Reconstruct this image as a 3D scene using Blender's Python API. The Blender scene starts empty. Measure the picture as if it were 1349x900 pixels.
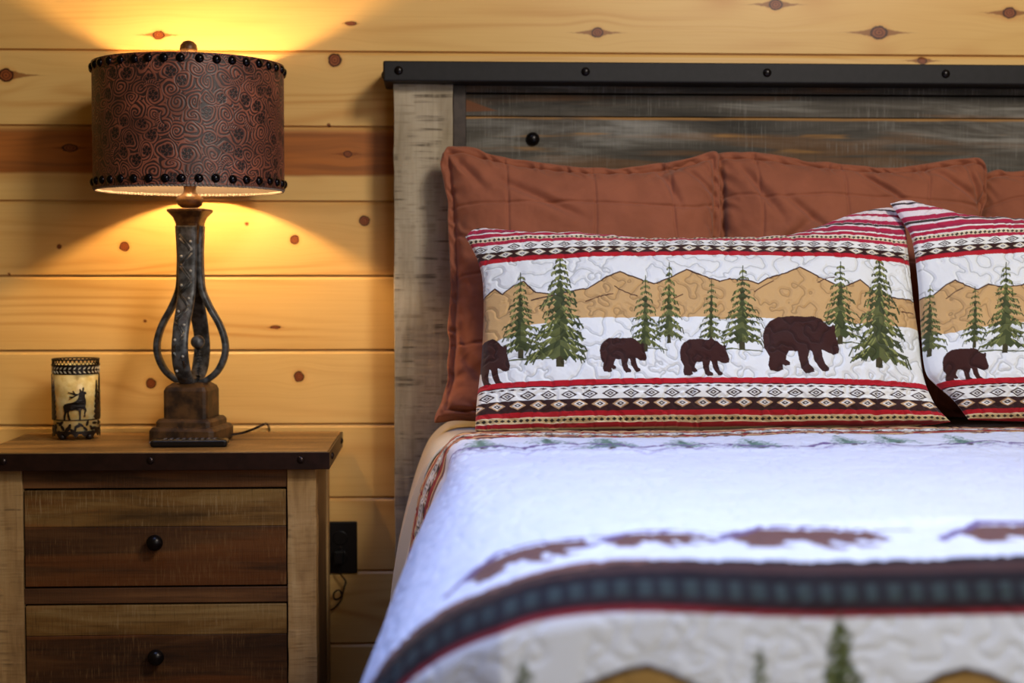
import bpy, bmesh, math, random
import numpy as np
from mathutils import Vector, Matrix
from mathutils.geometry import tessellate_polygon

R = math.radians
PI = math.pi
scene = bpy.context.scene
COL = scene.collection
random.seed(7)

# ------------------------------------------------------------------ helpers
def lin(c):
    return tuple((v / 255 / 12.92) if v / 255 <= 0.04045 else ((v / 255 + 0.055) / 1.055) ** 2.4 for v in c)

def empty(name, loc=(0, 0, 0), rot=(0, 0, 0)):
    o = bpy.data.objects.new(name, None)
    COL.objects.link(o)
    o.location = loc
    o.rotation_euler = rot
    o.empty_display_size = 0.05
    return o

def tag(o, label=None, cat=None, group=None, kind=None):
    if label: o['label'] = label
    if cat: o['category'] = cat
    if group: o['group'] = group
    if kind: o['kind'] = kind
    return o

def link(name, me, m=None, parent=None, smooth=False):
    o = bpy.data.objects.new(name, me)
    COL.objects.link(o)
    if m: me.materials.append(m)
    if parent: o.parent = parent
    if smooth:
        me.polygons.foreach_set('use_smooth', [True] * len(me.polygons))
    return o

def obj(name, bm, m=None, parent=None, smooth=False, bevel=0, seg=2, autosmooth=True):
    bmesh.ops.recalc_face_normals(bm, faces=bm.faces)
    me = bpy.data.meshes.new(name)
    bm.to_mesh(me)
    bm.free()
    o = link(name, me, m, parent, smooth)
    if bevel:
        b = o.modifiers.new('bevel', 'BEVEL')
        b.width = bevel; b.segments = seg; b.limit_method = 'ANGLE'; b.angle_limit = R(40)
    return o

def copy_tree(o, parent=None):
    c = o.copy(); COL.objects.link(c)
    if parent: c.parent = parent
    for ch in list(o.children): copy_tree(ch, c)
    return c

def add_box(bm, x0, x1, y0, y1, z0, z1):
    v = [bm.verts.new((x, y, z)) for x in (x0, x1) for y in (y0, y1) for z in (z0, z1)]
    for f in ((0, 1, 3, 2), (4, 6, 7, 5), (0, 4, 5, 1), (2, 3, 7, 6), (0, 2, 6, 4), (1, 5, 7, 3)):
        bm.faces.new([v[i] for i in f])
    return bm

def box(x0, x1, y0, y1, z0, z1):
    return add_box(bmesh.new(), x0, x1, y0, y1, z0, z1)

def lathe(profile, n=48, sq=0.0, rot=0.0, cx=0, cy=0, bm=None, close=False):
    """profile [(r, z)], revolved; sq>0 makes a squared (superellipse) section"""
    bm = bm or bmesh.new()
    rings = []
    for r, z in profile:
        ring = []
        for k in range(n):
            a = 2 * PI * k / n
            c, s = math.cos(a), math.sin(a)
            q = r
            if sq: q = r / (abs(c) ** sq + abs(s) ** sq) ** (1 / sq)
            x, y = q * c, q * s
            xr = x * math.cos(rot) - y * math.sin(rot); yr = x * math.sin(rot) + y * math.cos(rot)
            ring.append(bm.verts.new((cx + xr, cy + yr, z)))
        rings.append(ring)
    for a, b in zip(rings, rings[1:]):
        for k in range(n):
            bm.faces.new((a[k], a[(k + 1) % n], b[(k + 1) % n], b[k]))
    if close:
        for k in range(n):
            bm.faces.new((rings[-1][k], rings[-1][(k + 1) % n], rings[0][(k + 1) % n], rings[0][k]))
    else:
        for ring in (rings[0], rings[-1]):
            bm.faces.new(ring)
    return bm

def catmull(pts, n):
    """n points spread evenly along a Catmull-Rom curve through pts (any dimension)"""
    P = np.array(pts, float)
    P = np.vstack([2 * P[0] - P[1], P, 2 * P[-1] - P[-2]])
    out = []
    for i in range(1, len(P) - 2):
        t = np.linspace(0, 1, 40, endpoint=False)[:, None]
        a, b, c, d = P[i - 1], P[i], P[i + 1], P[i + 2]
        out.append(0.5 * (2 * b + (c - a) * t + (2 * a - 5 * b + 4 * c - d) * t ** 2 + (3 * b - a - 3 * c + d) * t ** 3))
    out.append(P[-2][None])
    Q = np.vstack(out)
    s = np.concatenate([[0], np.cumsum(np.linalg.norm(np.diff(Q, axis=0), axis=1))])
    u = np.linspace(0, s[-1], n)
    return np.stack([np.interp(u, s, Q[:, k]) for k in range(Q.shape[1])], 1)

def tube(pts, r, n=10, bm=None, smoothn=0):
    bm = bm or bmesh.new()
    P = catmull(pts, smoothn) if smoothn else np.array(pts, float)
    P = [Vector(p) for p in P]
    rings = []
    up = Vector((0, 0, 1))
    for i, p in enumerate(P):
        t = (P[min(i + 1, len(P) - 1)] - P[max(i - 1, 0)]).normalized()
        a = t.cross(up)
        if a.length < 0.05: a = t.cross(Vector((0, 1, 0)))
        a.normalize(); b = t.cross(a).normalized()
        rings.append([bm.verts.new(p + a * (r * math.cos(2 * PI * k / n)) + b * (r * math.sin(2 * PI * k / n))) for k in range(n)])
        up = b if abs(b.dot(t)) < 0.5 else up
    for a, b in zip(rings, rings[1:]):
        for k in range(n):
            bm.faces.new((a[k], a[(k + 1) % n], b[(k + 1) % n], b[k]))
    bm.faces.new(rings[0]); bm.faces.new(rings[-1])
    return bm

def dome_mesh(name, r, h, n=20, m=7, flat=0.0):
    """a domed stud head, standing on z=0 and pointing to +z"""
    pr = [(r * 0.86, -0.004), (r, 0.0)] if not flat else [(r, -0.004), (r, flat)]
    for k in range(1, m):
        a = PI / 2 * k / m
        pr.append((r * math.cos(a), flat + h * math.sin(a)))
    pr.append((r * 0.03, flat + h))
    bm = lathe(pr, n)
    bmesh.ops.recalc_face_normals(bm, faces=bm.faces)
    me = bpy.data.meshes.new(name); bm.to_mesh(me); bm.free()
    me.polygons.foreach_set('use_smooth', [True] * len(me.polygons))
    return me

def grid_mesh(name, P, color=None, wrapu=False, flip=False):
    """P (nv, nu, 3) -> mesh with quads and an optional colour attribute called 'print'"""
    nv, nu = P.shape[:2]
    idx = np.arange(nv * nu).reshape(nv, nu)
    if wrapu: idx = np.concatenate([idx, idx[:, :1]], 1)
    q = np.stack([idx[:-1, :-1], idx[:-1, 1:], idx[1:, 1:], idx[1:, :-1]], -1).reshape(-1, 4)
    if flip: q = q[:, ::-1]
    return raw_mesh(name, P.reshape(-1, 3), q, None if color is None else color.reshape(-1, 3))

def raw_mesh(name, V, Q, color=None):
    me = bpy.data.meshes.new(name)
    me.vertices.add(len(V)); me.vertices.foreach_set('co', np.ascontiguousarray(V, dtype=np.float32).ravel())
    me.loops.add(Q.size); me.loops.foreach_set('vertex_index', np.ascontiguousarray(Q, dtype=np.int32).ravel())
    me.polygons.add(len(Q)); me.polygons.foreach_set('loop_start', np.arange(0, Q.size, 4, dtype=np.int32))
    me.polygons.foreach_set('use_smooth', np.ones(len(Q), dtype=bool))
    me.update(calc_edges=True); me.validate()
    if color is not None:
        at = me.attributes.new('print', 'FLOAT_COLOR', 'POINT')
        c = np.concatenate([color, np.ones((len(color), 1))], 1).astype(np.float32)
        at.data.foreach_set('color', c.ravel())
    return me

# ---- numpy noise
_rng = np.random.default_rng(11)
_LAT = _rng.random((256, 256))
def vnoise(x, y, seed=0):
    x = np.asarray(x, float) + seed * 17.31; y = np.asarray(y, float) + seed * 9.77
    xi = np.floor(x).astype(int); yi = np.floor(y).astype(int)
    fx = x - xi; fy = y - yi
    fx = fx * fx * fx * (fx * (fx * 6 - 15) + 10); fy = fy * fy * fy * (fy * (fy * 6 - 15) + 10)
    g = lambda a, b: _LAT[(yi + b) & 255, (xi + a) & 255]
    return (g(0, 0) * (1 - fx) + g(1, 0) * fx) * (1 - fy) + (g(0, 1) * (1 - fx) + g(1, 1) * fx) * fy
def fbm(x, y, seed=0, o=4):
    s = 0; a = 0.5; t = 0
    for k in range(o):
        s = s + a * vnoise(x * 2 ** k, y * 2 ** k, seed + k * 3); t += a; a *= 0.5
    return s / t
def sstep(a, b, x):
    t = np.clip((x - a) / (b - a), 0, 1)
    return t * t * (3 - 2 * t)

# ---- a small drawing surface for the woven / printed / tooled patterns
class Canvas:
    def __init__(self, x0, y0, w, h, s, bg):
        self.x0, self.y0, self.s = x0, y0, s
        self.W, self.H = int(w * s), int(h * s)
        self.a = np.empty((self.H, self.W, 3)); self.a[:] = lin(bg)
        self.tx = self.ty = 0.0; self.k = 1.0
    def T(self, pts):
        p = np.asarray(pts, float)
        return np.stack([(p[:, 0] * self.k + self.tx - self.x0) * self.s, (p[:, 1] * self.k + self.ty - self.y0) * self.s], 1)
    def bbox(self, p, pad=1):
        xa = max(int(p[:, 0].min()) - pad, 0); xb = min(int(p[:, 0].max()) + pad + 2, self.W)
        ya = max(int(p[:, 1].min()) - pad, 0); yb = min(int(p[:, 1].max()) + pad + 2, self.H)
        return xa, xb, ya, yb
    def poly(self, pts, c, alpha=1.0):
        p = self.T(pts)
        xa, xb, ya, yb = self.bbox(p)
        if xb <= xa or yb <= ya: return
        X, Y = np.meshgrid(np.arange(xa, xb) + 0.5, np.arange(ya, yb) + 0.5)
        ins = np.zeros(X.shape, bool)
        q = np.roll(p, 1, 0)
        for (x1, y1), (x2, y2) in zip(p, q):
            if y1 == y2: continue
            ins ^= ((y1 > Y) != (y2 > Y)) & (X < (x2 - x1) * (Y - y1) / (y2 - y1) + x1)
        r = self.a[ya:yb, xa:xb]
        r[ins] = r[ins] * (1 - alpha) + np.array(lin(c)) * alpha
    def stroke(self, pts, w, c, w1=None, alpha=1.0):
        p = self.T(pts); n = len(p) - 1
        for i in range(n):
            a, b = p[i], p[i + 1]
            ww = (w + ((w1 if w1 is not None else w) - w) * i / max(n, 1)) * self.s * self.k / 2
            xa, xb, ya, yb = self.bbox(np.stack([a, b]), int(ww) + 1)
            if xb <= xa or yb <= ya: continue
            X, Y = np.meshgrid(np.arange(xa, xb) + 0.5, np.arange(ya, yb) + 0.5)
            d = b - a; L = max((d ** 2).sum(), 1e-9)
            t = np.clip(((X - a[0]) * d[0] + (Y - a[1]) * d[1]) / L, 0, 1)
            dist = np.hypot(X - a[0] - t * d[0], Y - a[1] - t * d[1])
            m = np.clip(ww - dist + 0.5, 0, 1)[..., None] * alpha
            r = self.a[ya:yb, xa:xb]
            r[:] = r * (1 - m) + np.array(lin(c)) * m
    def sample(self, x, y):
        u = np.clip((x - self.x0) * self.s - 0.5, 0, self.W - 1.001); v = np.clip((y - self.y0) * self.s - 0.5, 0, self.H - 1.001)
        i = u.astype(int); j = v.astype(int); fu = (u - i)[..., None]; fv = (v - j)[..., None]
        i1 = np.minimum(i + 1, self.W - 1); j1 = np.minimum(j + 1, self.H - 1)
        A = self.a
        return (A[j, i] * (1 - fu) + A[j, i1] * fu) * (1 - fv) + (A[j1, i] * (1 - fu) + A[j1, i1] * fu) * fv

# ------------------------------------------------------------------ materials
class NT:
    def __init__(self, name):
        self.m = bpy.data.materials.new(name); self.m.use_nodes = True
        self.t = self.m.node_tree; self.n = self.t.nodes; self.l = self.t.links
        self.bsdf = self.n['Principled BSDF']
    def add(self, typ, **kw):
        nd = self.n.new(typ)
        for k, v in kw.items(): setattr(nd, k, v)
        return nd
    def put(self, sock, v):
        if v is None: return
        if isinstance(v, bpy.types.NodeSocket): self.l.new(v, sock)
        else: sock.default_value = v
    def math(self, op, a, b=None, c=None, clamp=False):
        nd = self.add('ShaderNodeMath', operation=op, use_clamp=clamp)
        self.put(nd.inputs[0], a); self.put(nd.inputs[1], b)
        if c is not None: self.put(nd.inputs[2], c)
        return nd.outputs[0]
    def mix(self, f, a, b, blend='MIX'):
        nd = self.add('ShaderNodeMix', data_type='RGBA', blend_type=blend)
        self.put(nd.inputs[0], f)
        for s, v in ((nd.inputs[6], a), (nd.inputs[7], b)):
            if isinstance(v, tuple) and len(v) == 3: v = (*v, 1)
            self.put(s, v)
        return nd.outputs[2]
    def noise(self, vec, scale=1, detail=3, rough=0.55, dist=0.0):
        nd = self.add('ShaderNodeTexNoise')
        self.put(nd.inputs['Vector'], vec); nd.inputs['Scale'].default_value = scale
        nd.inputs['Detail'].default_value = detail; nd.inputs['Roughness'].default_value = rough
        nd.inputs['Distortion'].default_value = dist
        return nd.outputs[0]
    def mapr(self, v, a, b, c=0.0, d=1.0):
        nd = self.add('ShaderNodeMapRange', interpolation_type='SMOOTHSTEP')
        self.put(nd.inputs[0], v)
        for i, k in enumerate((a, b, c, d)): self.put(nd.inputs[i + 1], k)
        return nd.outputs[0]
    def comb(self, x, y, z):
        nd = self.add('ShaderNodeCombineXYZ')
        for s, v in zip(nd.inputs, (x, y, z)): self.put(s, v)
        return nd.outputs[0]
    def sep(self, v):
        nd = self.add('ShaderNodeSeparateXYZ'); self.put(nd.inputs[0], v)
        return nd.outputs
    def ramp(self, f, stops):
        nd = self.add('ShaderNodeValToRGB'); self.put(nd.inputs[0], f)
        e = nd.color_ramp.elements
        while len(e) < len(stops): e.new(0.5)
        for el, (p, c) in zip(e, stops): el.position = p; el.color = (*c, 1)
        return nd.outputs[0]
    def bump(self, h, strength=0.3, dist=0.01):
        nd = self.add('ShaderNodeBump'); nd.inputs['Strength'].default_value = strength
        nd.inputs['Distance'].default_value = dist
        self.put(nd.inputs['Height'], h); self.l.new(nd.outputs[0], self.bsdf.inputs['Normal'])
    def out(self, color=None, rough=None, **kw):
        if color is not None:
            if isinstance(color, tuple) and len(color) == 3: color = (*color, 1)
            self.put(self.bsdf.inputs['Base Color'], color)
        if rough is not None: self.put(self.bsdf.inputs['Roughness'], rough)
        for k, v in kw.items(): self.put(self.bsdf.inputs[k], v)
        return self.m

def mat_pine():
    T = NT('knotty_pine')
    pos = T.add('ShaderNodeNewGeometry').outputs['Position']
    x, y, z = T.sep(pos)
    pid = T.math('FLOOR', T.math('DIVIDE', T.math('SUBTRACT', z, 0.0145), 0.1679))
    wn = T.add('ShaderNodeTexWhiteNoise', noise_dimensions='1D'); T.put(wn.inputs['W'], pid)
    rnd = wn.outputs['Value']
    # knots: (x, z, radius, sideways stretch)
    K = [(-.6323, 1.5607, .0095, .7), (-.2048, 1.5891, .0042, .3), (.3513, 1.5729, .0115, .9), (.7582, 1.6392, .0125, .8),
         (.9964, 1.5776, .0150, .75), (1.2986, 1.6247, .0125, .8), (-.9697, 1.4693, .0150, .9), (-.2409, 1.5076, .015, 1.),
         (-.2552, 1.3616, .004, 1.), (-.2129, 1.2971, .008, .8), (-.8314, 1.3084, .009, .5), (-.7129, 1.0883, .011, 1.),
         (-.8576, 1.0882, .005, 1.), (-.176, 1.147, .012, 1.), (-.3332, 1.104, .0105, 1.), (-.4401, 1.1397, .004, 1.),
         (-.9691, 1.027, .003, 1.), (-.669, .9212, .0035, 1.), (-.377, .9071, .004, .35), (-.6569, .7808, .0115, 1.),
         (-.3248, .7952, .012, 1.), (1.0973, 1.5146, .009, .8)]
    g = bpy.data.node_groups.new('knot', 'ShaderNodeTree')
    for nm in ('x', 'z', 'kx', 'kz', 'r', 's'):
        g.interface.new_socket(nm, in_out='INPUT', socket_type='NodeSocketFloat')
    for nm in ('core', 'halo', 'warp', 'tail'):
        g.interface.new_socket(nm, in_out='OUTPUT', socket_type='NodeSocketFloat')
    gi = g.nodes.new('NodeGroupInput'); go = g.nodes.new('NodeGroupOutput')
    def gm(op, a, b=None):
        nd = g.nodes.new('ShaderNodeMath'); nd.operation = op
        for s, v in zip(nd.inputs, (a, b)):
            if v is None: continue
            if isinstance(v, bpy.types.NodeSocket): g.links.new(v, s)
            else: s.default_value = v
        return nd.outputs[0]
    I = gi.outputs
    dx = gm('DIVIDE', gm('SUBTRACT', I['x'], I['kx']), I['r']); dz = gm('DIVIDE', gm('SUBTRACT', I['z'], I['kz']), I['r'])
    sdx = gm('MULTIPLY', dx, I['s'])
    d = gm('SQRT', gm('ADD', gm('MULTIPLY', sdx, sdx), gm('MULTIPLY', dz, dz)))
    g.links.new(gm('SUBTRACT', 1.15, d), go.inputs['core'])
    g.links.new(gm('EXPONENT', gm('MULTIPLY', gm('MULTIPLY', d, d), -0.22)), go.inputs['halo'])
    e = gm('EXPONENT', gm('MULTIPLY', gm('ADD', gm('MULTIPLY', gm('MULTIPLY', sdx, sdx), 0.05), gm('MULTIPLY', gm('MULTIPLY', dz, dz), 0.10)), -1.0))
    g.links.new(gm('MULTIPLY', gm('MULTIPLY', gm('MULTIPLY', e, dz), I['r']), -0.75), go.inputs['warp'])
    # resin tails running sideways from the stretched knots
    adx = gm('ABSOLUTE', dx)
    ta = gm('SUBTRACT', gm('MULTIPLY', gm('EXPONENT', gm('MULTIPLY', adx, -0.42)), 1.15), gm('ADD', gm('ABSOLUTE', dz), 0.03))
    g.links.new(gm('MULTIPLY', ta, gm('LESS_THAN', I['s'], 0.95)), go.inputs['tail'])
    nz = T.noise(pos, 90, 2)
    xj = T.math('ADD', x, T.math('MULTIPLY', T.math('SUBTRACT', nz, .5), .006))
    zj = T.math('ADD', z, T.math('MULTIPLY', T.math('SUBTRACT', nz, .5), .006))
    core = halo = warp = tail = None
    for kx, kz, r, s in K:
        nd = T.add('ShaderNodeGroup'); nd.node_tree = g
        T.l.new(xj, nd.inputs['x']); T.l.new(zj, nd.inputs['z'])
        for nm, v in (('kx', kx), ('kz', kz), ('r', r), ('s', s)): nd.inputs[nm].default_value = v
        o = nd.outputs
        if core is None: core, halo, warp, tail = o['core'], o['halo'], o['warp'], o['tail']
        else:
            core = T.math('MAXIMUM', core, o['core']); halo = T.math('MAXIMUM', halo, o['halo'])
            warp = T.math('ADD', warp, o['warp']); tail = T.math('MAXIMUM', tail, o['tail'])
    zw = T.math('ADD', z, warp)
    off = T.math('MULTIPLY', rnd, 37.0)
    # growth rings: iso-lines of a stretched noise -> cathedral grain
    f = T.noise(T.comb(T.math('ADD', T.math('MULTIPLY', x, 0.55), off), off, T.math('MULTIPLY', zw, 6.5)), 1.0, 1.2, 0.4)
    ring = T.math('SINE', T.math('MULTIPLY', f, 105.0))
    ring = T.math('MULTIPLY', T.math('ADD', ring, 1), .5)
    ring = T.math('POWER', ring, 2.2)
    fine = T.noise(T.comb(T.math('ADD', T.math('MULTIPLY', x, 3.0), off), 0.0, T.math('MULTIPLY', zw, 260)), 1.0, 2, .6)
    blot = T.noise(T.comb(T.math('ADD', T.math('MULTIPLY', x, 1.6), off), 0, T.math('MULTIPLY', z, 7)), 1, 3)
    ringfade = T.mapr(T.noise(T.comb(T.math('ADD', T.math('MULTIPLY', x, 1.1), off), 3.0, T.math('MULTIPLY', z, 9)), 1, 1), .42, .68)
    c = T.mix(blot, lin((225, 175, 98)), lin((240, 200, 130)))
    c = T.mix(T.math('MULTIPLY', T.math('MULTIPLY', ring, ringfade), .55), c, lin((196, 128, 58)))
    c = T.mix(T.math('MULTIPLY', T.mapr(fine, .45, .75), .22), c, lin((202, 142, 68)))
    c = T.mix(T.math('MULTIPLY', T.math('SUBTRACT', rnd, .3), .35, clamp=True), c, lin((212, 150, 74)))
    # the board behind the lamp shade: a red-brown heartwood streak along its upper half
    hb = T.math('MULTIPLY', T.noise(T.comb(T.math('MULTIPLY', x, 2.2), 4.0, T.math('MULTIPLY', z, 3)), 1, 2), .03)
    hz = T.math('ADD', z, T.math('SUBTRACT', hb, .015))
    he = T.math('MULTIPLY', T.mapr(hz, 1.246, 1.256), T.mapr(hz, 1.366, 1.342))
    he = T.math('MULTIPLY', he, T.mapr(x, .2, -.05))
    hstr = T.noise(T.comb(T.math('MULTIPLY', x, 2.5), 9.0, T.math('MULTIPLY', zw, 60)), 1, 3)
    hcol = T.mix(T.mapr(hstr, .3, .7), lin((134, 62, 14)), lin((176, 92, 28)))
    c = T.mix(T.math('MULTIPLY', he, .88), c, hcol)
    # knots
    c = T.mix(T.math('MULTIPLY', T.mapr(halo, .45, 1.0), .45), c, lin((206, 122, 44)))
    c = T.mix(T.math('MULTIPLY', T.mapr(tail, -.02, .2), .8), c, lin((132, 70, 24)))
    kring = T.math('MULTIPLY', T.math('ADD', T.math('SINE', T.math('MULTIPLY', core, 16)), 1), .5)
    kcol = T.mix(kring, lin((96, 40, 14)), lin((156, 84, 40)))
    kcol = T.mix(T.mapr(core, .55, .2), kcol, lin((60, 24, 8)))
    c = T.mix(T.mapr(core, .04, .22), c, kcol)
    T.bump(T.math('ADD', fine, T.math('MULTIPLY', ring, .5)), .08, .002)
    return T.out(c, .42, **{'Specular IOR Level': .35})

def mat_barn(name, dark, mid, light, axis='x', accent=None, acc=0.5, saw=0.5, rough=.75, seed=0.0, bump=.35, scale=1.0, sawc=None, sf=340, sc=22, st=.6, extra=None):
    """weathered rough-sawn wood; axis = grain direction"""
    T = NT(name)
    tc = T.add('ShaderNodeTexCoord').outputs['Object']
    rndo = T.math('MULTIPLY', T.add('ShaderNodeObjectInfo').outputs['Random'], 23.0)
    x, y, z = T.sep(tc)
    a, b, c3 = {'x': (x, z, y), 'z': (z, x, y), 'y': (y, x, z)}[axis]
    a = T.math('ADD', a, T.math('ADD', rndo, seed))
    big = T.noise(T.comb(T.math('MULTIPLY', a, 2.2 * scale), T.math('MULTIPLY', b, 16 * scale), T.math('MULTIPLY', c3, 16)), 1, 4, .6, .6)
    str_ = T.noise(T.comb(T.math('MULTIPLY', a, 5 * scale), T.math('MULTIPLY', b, 130 * scale), T.math('MULTIPLY', c3, 130)), 1, 3, .6)
    sawn = T.noise(T.comb(T.math('MULTIPLY', a, sf), T.math('MULTIPLY', b, sc), T.math('MULTIPLY', c3, sc)), 1, 2, .6)
    wear = T.noise(T.comb(T.math('MULTIPLY', a, 7), T.math('MULTIPLY', b, 22), c3), 1, 3)
    c = T.ramp(big, [(.3, dark), (.5, mid), (.72, light)])
    c = T.mix(T.math('MULTIPLY', T.mapr(str_, .48, .75), st), c, dark)
    if accent:
        am = T.noise(T.comb(T.math('MULTIPLY', a, 1.7), T.math('MULTIPLY', b, 24), T.math('ADD', T.math('MULTIPLY', c3, 20), 5.0)), 1, 3, .5, .4)
        c = T.mix(T.math('MULTIPLY', T.mapr(am, .55, .68), acc), c, accent)
    sm = T.math('MULTIPLY', T.mapr(sawn, .5, .72), T.mapr(wear, .42, .62))
    c = T.mix(T.math('MULTIPLY', sm, saw), c, sawc or light)
    sd = T.math('MULTIPLY', T.mapr(sawn, .47, .3), T.mapr(wear, .6, .4))
    c = T.mix(T.math('MULTIPLY', sd, saw * .8), c, dark)
    if extra: c = extra(T, c)
    T.bump(T.math('ADD', T.math('MULTIPLY', str_, .7), T.math('MULTIPLY', sawn, .6)), bump, .003)
    return T.out(c, rough, **{'Specular IOR Level': .3})

def plank_streaks(T, c):
    """unpainted amber edges and a raw wedge left in the grey boards"""
    x, y, z = T.sep(T.add('ShaderNodeNewGeometry').outputs['Position'])
    wob = T.noise(T.comb(T.math('MULTIPLY', x, 4), 2.0, 0.0), 1, 3)
    zc = T.math('ADD', z, T.math('MULTIPLY', T.math('SUBTRACT', wob, .5), .012))
    for z0, hw, seed, lo in ((1.3705, .0055, 1.0, .36), (1.333, .007, 6.3, .56), (1.305, .012, 11.0, .54)):
        band = T.mapr(T.math('ABSOLUTE', T.math('SUBTRACT', zc, z0)), hw, hw * .3)
        on = T.mapr(T.noise(T.comb(T.math('MULTIPLY', x, 3.0), seed, T.math('MULTIPLY', z, 30)), 1, 3), lo, lo + .12)
        tone = T.noise(T.comb(T.math('MULTIPLY', x, 8), seed, T.math('MULTIPLY', z, 160)), 1, 3)
        c = T.mix(T.math('MULTIPLY', T.math('MULTIPLY', band, on), .85), c, T.mix(tone, lin((120, 72, 28)), lin((190, 142, 76))))
    t = T.math('DIVIDE', T.math('SUBTRACT', x, .045), .085)
    hwid = T.math('MULTIPLY', T.math('SUBTRACT', 1.0, t), .017)
    dz = T.math('ABSOLUTE', T.math('SUBTRACT', z, T.math('SUBTRACT', 1.398, T.math('MULTIPLY', t, .014))))
    wedge = T.math('MULTIPLY', T.mapr(T.math('SUBTRACT', hwid, dz), 0.0, .004), T.math('LESS_THAN', t, 1.0))
    return T.mix(T.math('MULTIPLY', wedge, .85), c, lin((112, 66, 36)))

def mat_plain(name, c, rough=.5, metal=0.0, nscale=40, var=.25, bump=.1, spec=.5, c2=None):
    T = NT(name)
    tc = T.add('ShaderNodeTexCoord').outputs['Object']
    n = T.noise(tc, nscale, 4)
    c2 = c2 or tuple(v * (1 - var) for v in c)
    col = T.mix(T.mapr(n, .35, .65), c2, c)
    if bump: T.bump(n, bump, .003)
    return T.out(col, rough, Metallic=metal, **{'Specular IOR Level': spec})

def mat_fabric(name, c=None, attr=False, rough=.85, weave=900, sheen=.2, bump=.25, tint=(1, 1, 1), mottle=.12, sheen_tint=(1, 1, 1)):
    T = NT(name)
    tc = T.add('ShaderNodeTexCoord').outputs['Object']
    n = T.noise(tc, weave, 2)
    m = T.noise(tc, 14, 4)
    if attr:
        at = T.add('ShaderNodeAttribute', attribute_name='print').outputs['Color']
        base = at
    else:
        base = (*c, 1)
    col = T.mix(T.math('MULTIPLY', T.mapr(m, .35, .7), mottle), base, (*[v * .45 for v in (c or (.3, .3, .3))], 1))
    T.bump(n, bump, .001)
    return T.out(col, rough, **{'Specular IOR Level': .15, 'Sheen Weight': sheen, 'Sheen Roughness': .5, 'Sheen Tint': (*sheen_tint, 1)})

M = {}
M['pine'] = mat_pine()
M['post'] = mat_barn('weathered_grey_post', lin((140, 124, 100)), lin((176, 160, 136)), lin((196, 180, 156)), 'z', saw=.85, bump=.5, sawc=lin((76, 62, 46)), sf=120, sc=7, st=.18)
M['plank'] = mat_barn('weathered_barn_plank', lin((50, 46, 40)), lin((86, 80, 72)), lin((146, 142, 134)), 'x', accent=lin((142, 92, 40)), acc=.3, saw=.35, bump=.45, sc=12, extra=plank_streaks)
M['iron'] = mat_plain('dark_iron', lin((22, 18, 21)), .6, .3, 60, .3, .12)
M['iron_brown'] = mat_plain('brown_iron', lin((66, 54, 48)), .5, .4, 60, .3, .12)
M['iron_strap'] = mat_plain('rusty_iron_strap', lin((48, 26, 20)), .4, .5, 50, .35, .15)
M['rivet'] = mat_plain('rivet_iron', lin((58, 46, 44)), .28, .8, 80, .3, .06)
M['ns_top'] = mat_barn('nightstand_top_wood', lin((84, 60, 32)), lin((130, 98, 56)), lin((170, 134, 84)), 'x', saw=.25, rough=.5, bump=.2)
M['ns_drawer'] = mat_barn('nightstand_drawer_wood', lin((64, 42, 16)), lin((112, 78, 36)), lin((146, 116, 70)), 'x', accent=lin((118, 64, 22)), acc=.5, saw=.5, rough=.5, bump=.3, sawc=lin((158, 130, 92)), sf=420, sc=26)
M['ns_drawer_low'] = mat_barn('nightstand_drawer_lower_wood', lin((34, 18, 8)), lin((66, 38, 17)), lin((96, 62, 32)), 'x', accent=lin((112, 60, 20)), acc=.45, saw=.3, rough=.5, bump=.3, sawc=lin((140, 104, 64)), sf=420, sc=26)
M['ns_rail'] = mat_barn('nightstand_rail_wood', lin((58, 34, 18)), lin((92, 58, 32)), lin((120, 80, 46)), 'x', accent=lin((142, 84, 36)), acc=.5, saw=.2, rough=.5, bump=.25)
M['ns_post'] = mat_barn('nightstand_post_wood', lin((124, 92, 56)), lin((166, 130, 84)), lin((184, 152, 106)), 'z', saw=.6, rough=.6, bump=.4, sawc=lin((70, 50, 32)), sf=130, sc=9, st=.25)
M['ns_side'] = mat_barn('nightstand_side_wood', lin((60, 40, 22)), lin((104, 74, 44)), lin((130, 98, 62)), 'z', saw=.2, rough=.55, bump=.3)
M['dark_gap'] = mat_plain('dark_cavity_wood', lin((22, 15, 11)), .9)
M['floor'] = mat_barn('floor_boards', lin((70, 46, 28)), lin((112, 78, 48)), lin((140, 102, 66)), 'y', saw=.1, rough=.45, bump=.15)
M['knob'] = mat_plain('black_iron_knob', lin((26, 20, 20)), .3, .6, 80, .3, .08)
M['bronze'] = mat_plain('aged_bronze', lin((112, 80, 46)), .42, .35, 55, .5, .2, c2=lin((64, 40, 22)))
M['lampwood'] = mat_plain('distressed_brown_base', lin((98, 66, 36)), .5, .1, 30, .5, .25, c2=lin((46, 29, 17)))
M['lampiron'] = mat_plain('hammered_grey_iron', lin((92, 94, 98)), .45, .2, 70, .35, .25, c2=lin((46, 45, 46)))
M['ridge'] = mat_plain('highlight_ridge_iron', lin((176, 174, 170)), .4, .2, 70, .3, .1)  # paler grey puts a highlight into the colour of ridges and studs
M['liner'] = mat_plain('cream_shade_liner', lin((140, 126, 118)), .8, 0, 60, .06, .05)
M['nail'] = mat_plain('black_nailhead', lin((22, 18, 24)), .2, .7, 90, .3, .05)
M['cord'] = mat_plain('brown_cord', lin((52, 32, 20)), .6)
M['blackplastic'] = mat_plain('black_plastic', lin((14, 14, 16)), .3, 0, 90, .2, .04)
M['button'] = mat_plain('grey_rubber_button', lin((78, 78, 88)), .35, 0, 90, .2, .04)
M['lens'] = mat_plain('clear_emitter_lens', lin((180, 175, 185)), .1, .2)
M['candleiron'] = mat_plain('brown_black_metal', lin((34, 22, 18)), .45, .4, 90, .4, .1)
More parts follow.
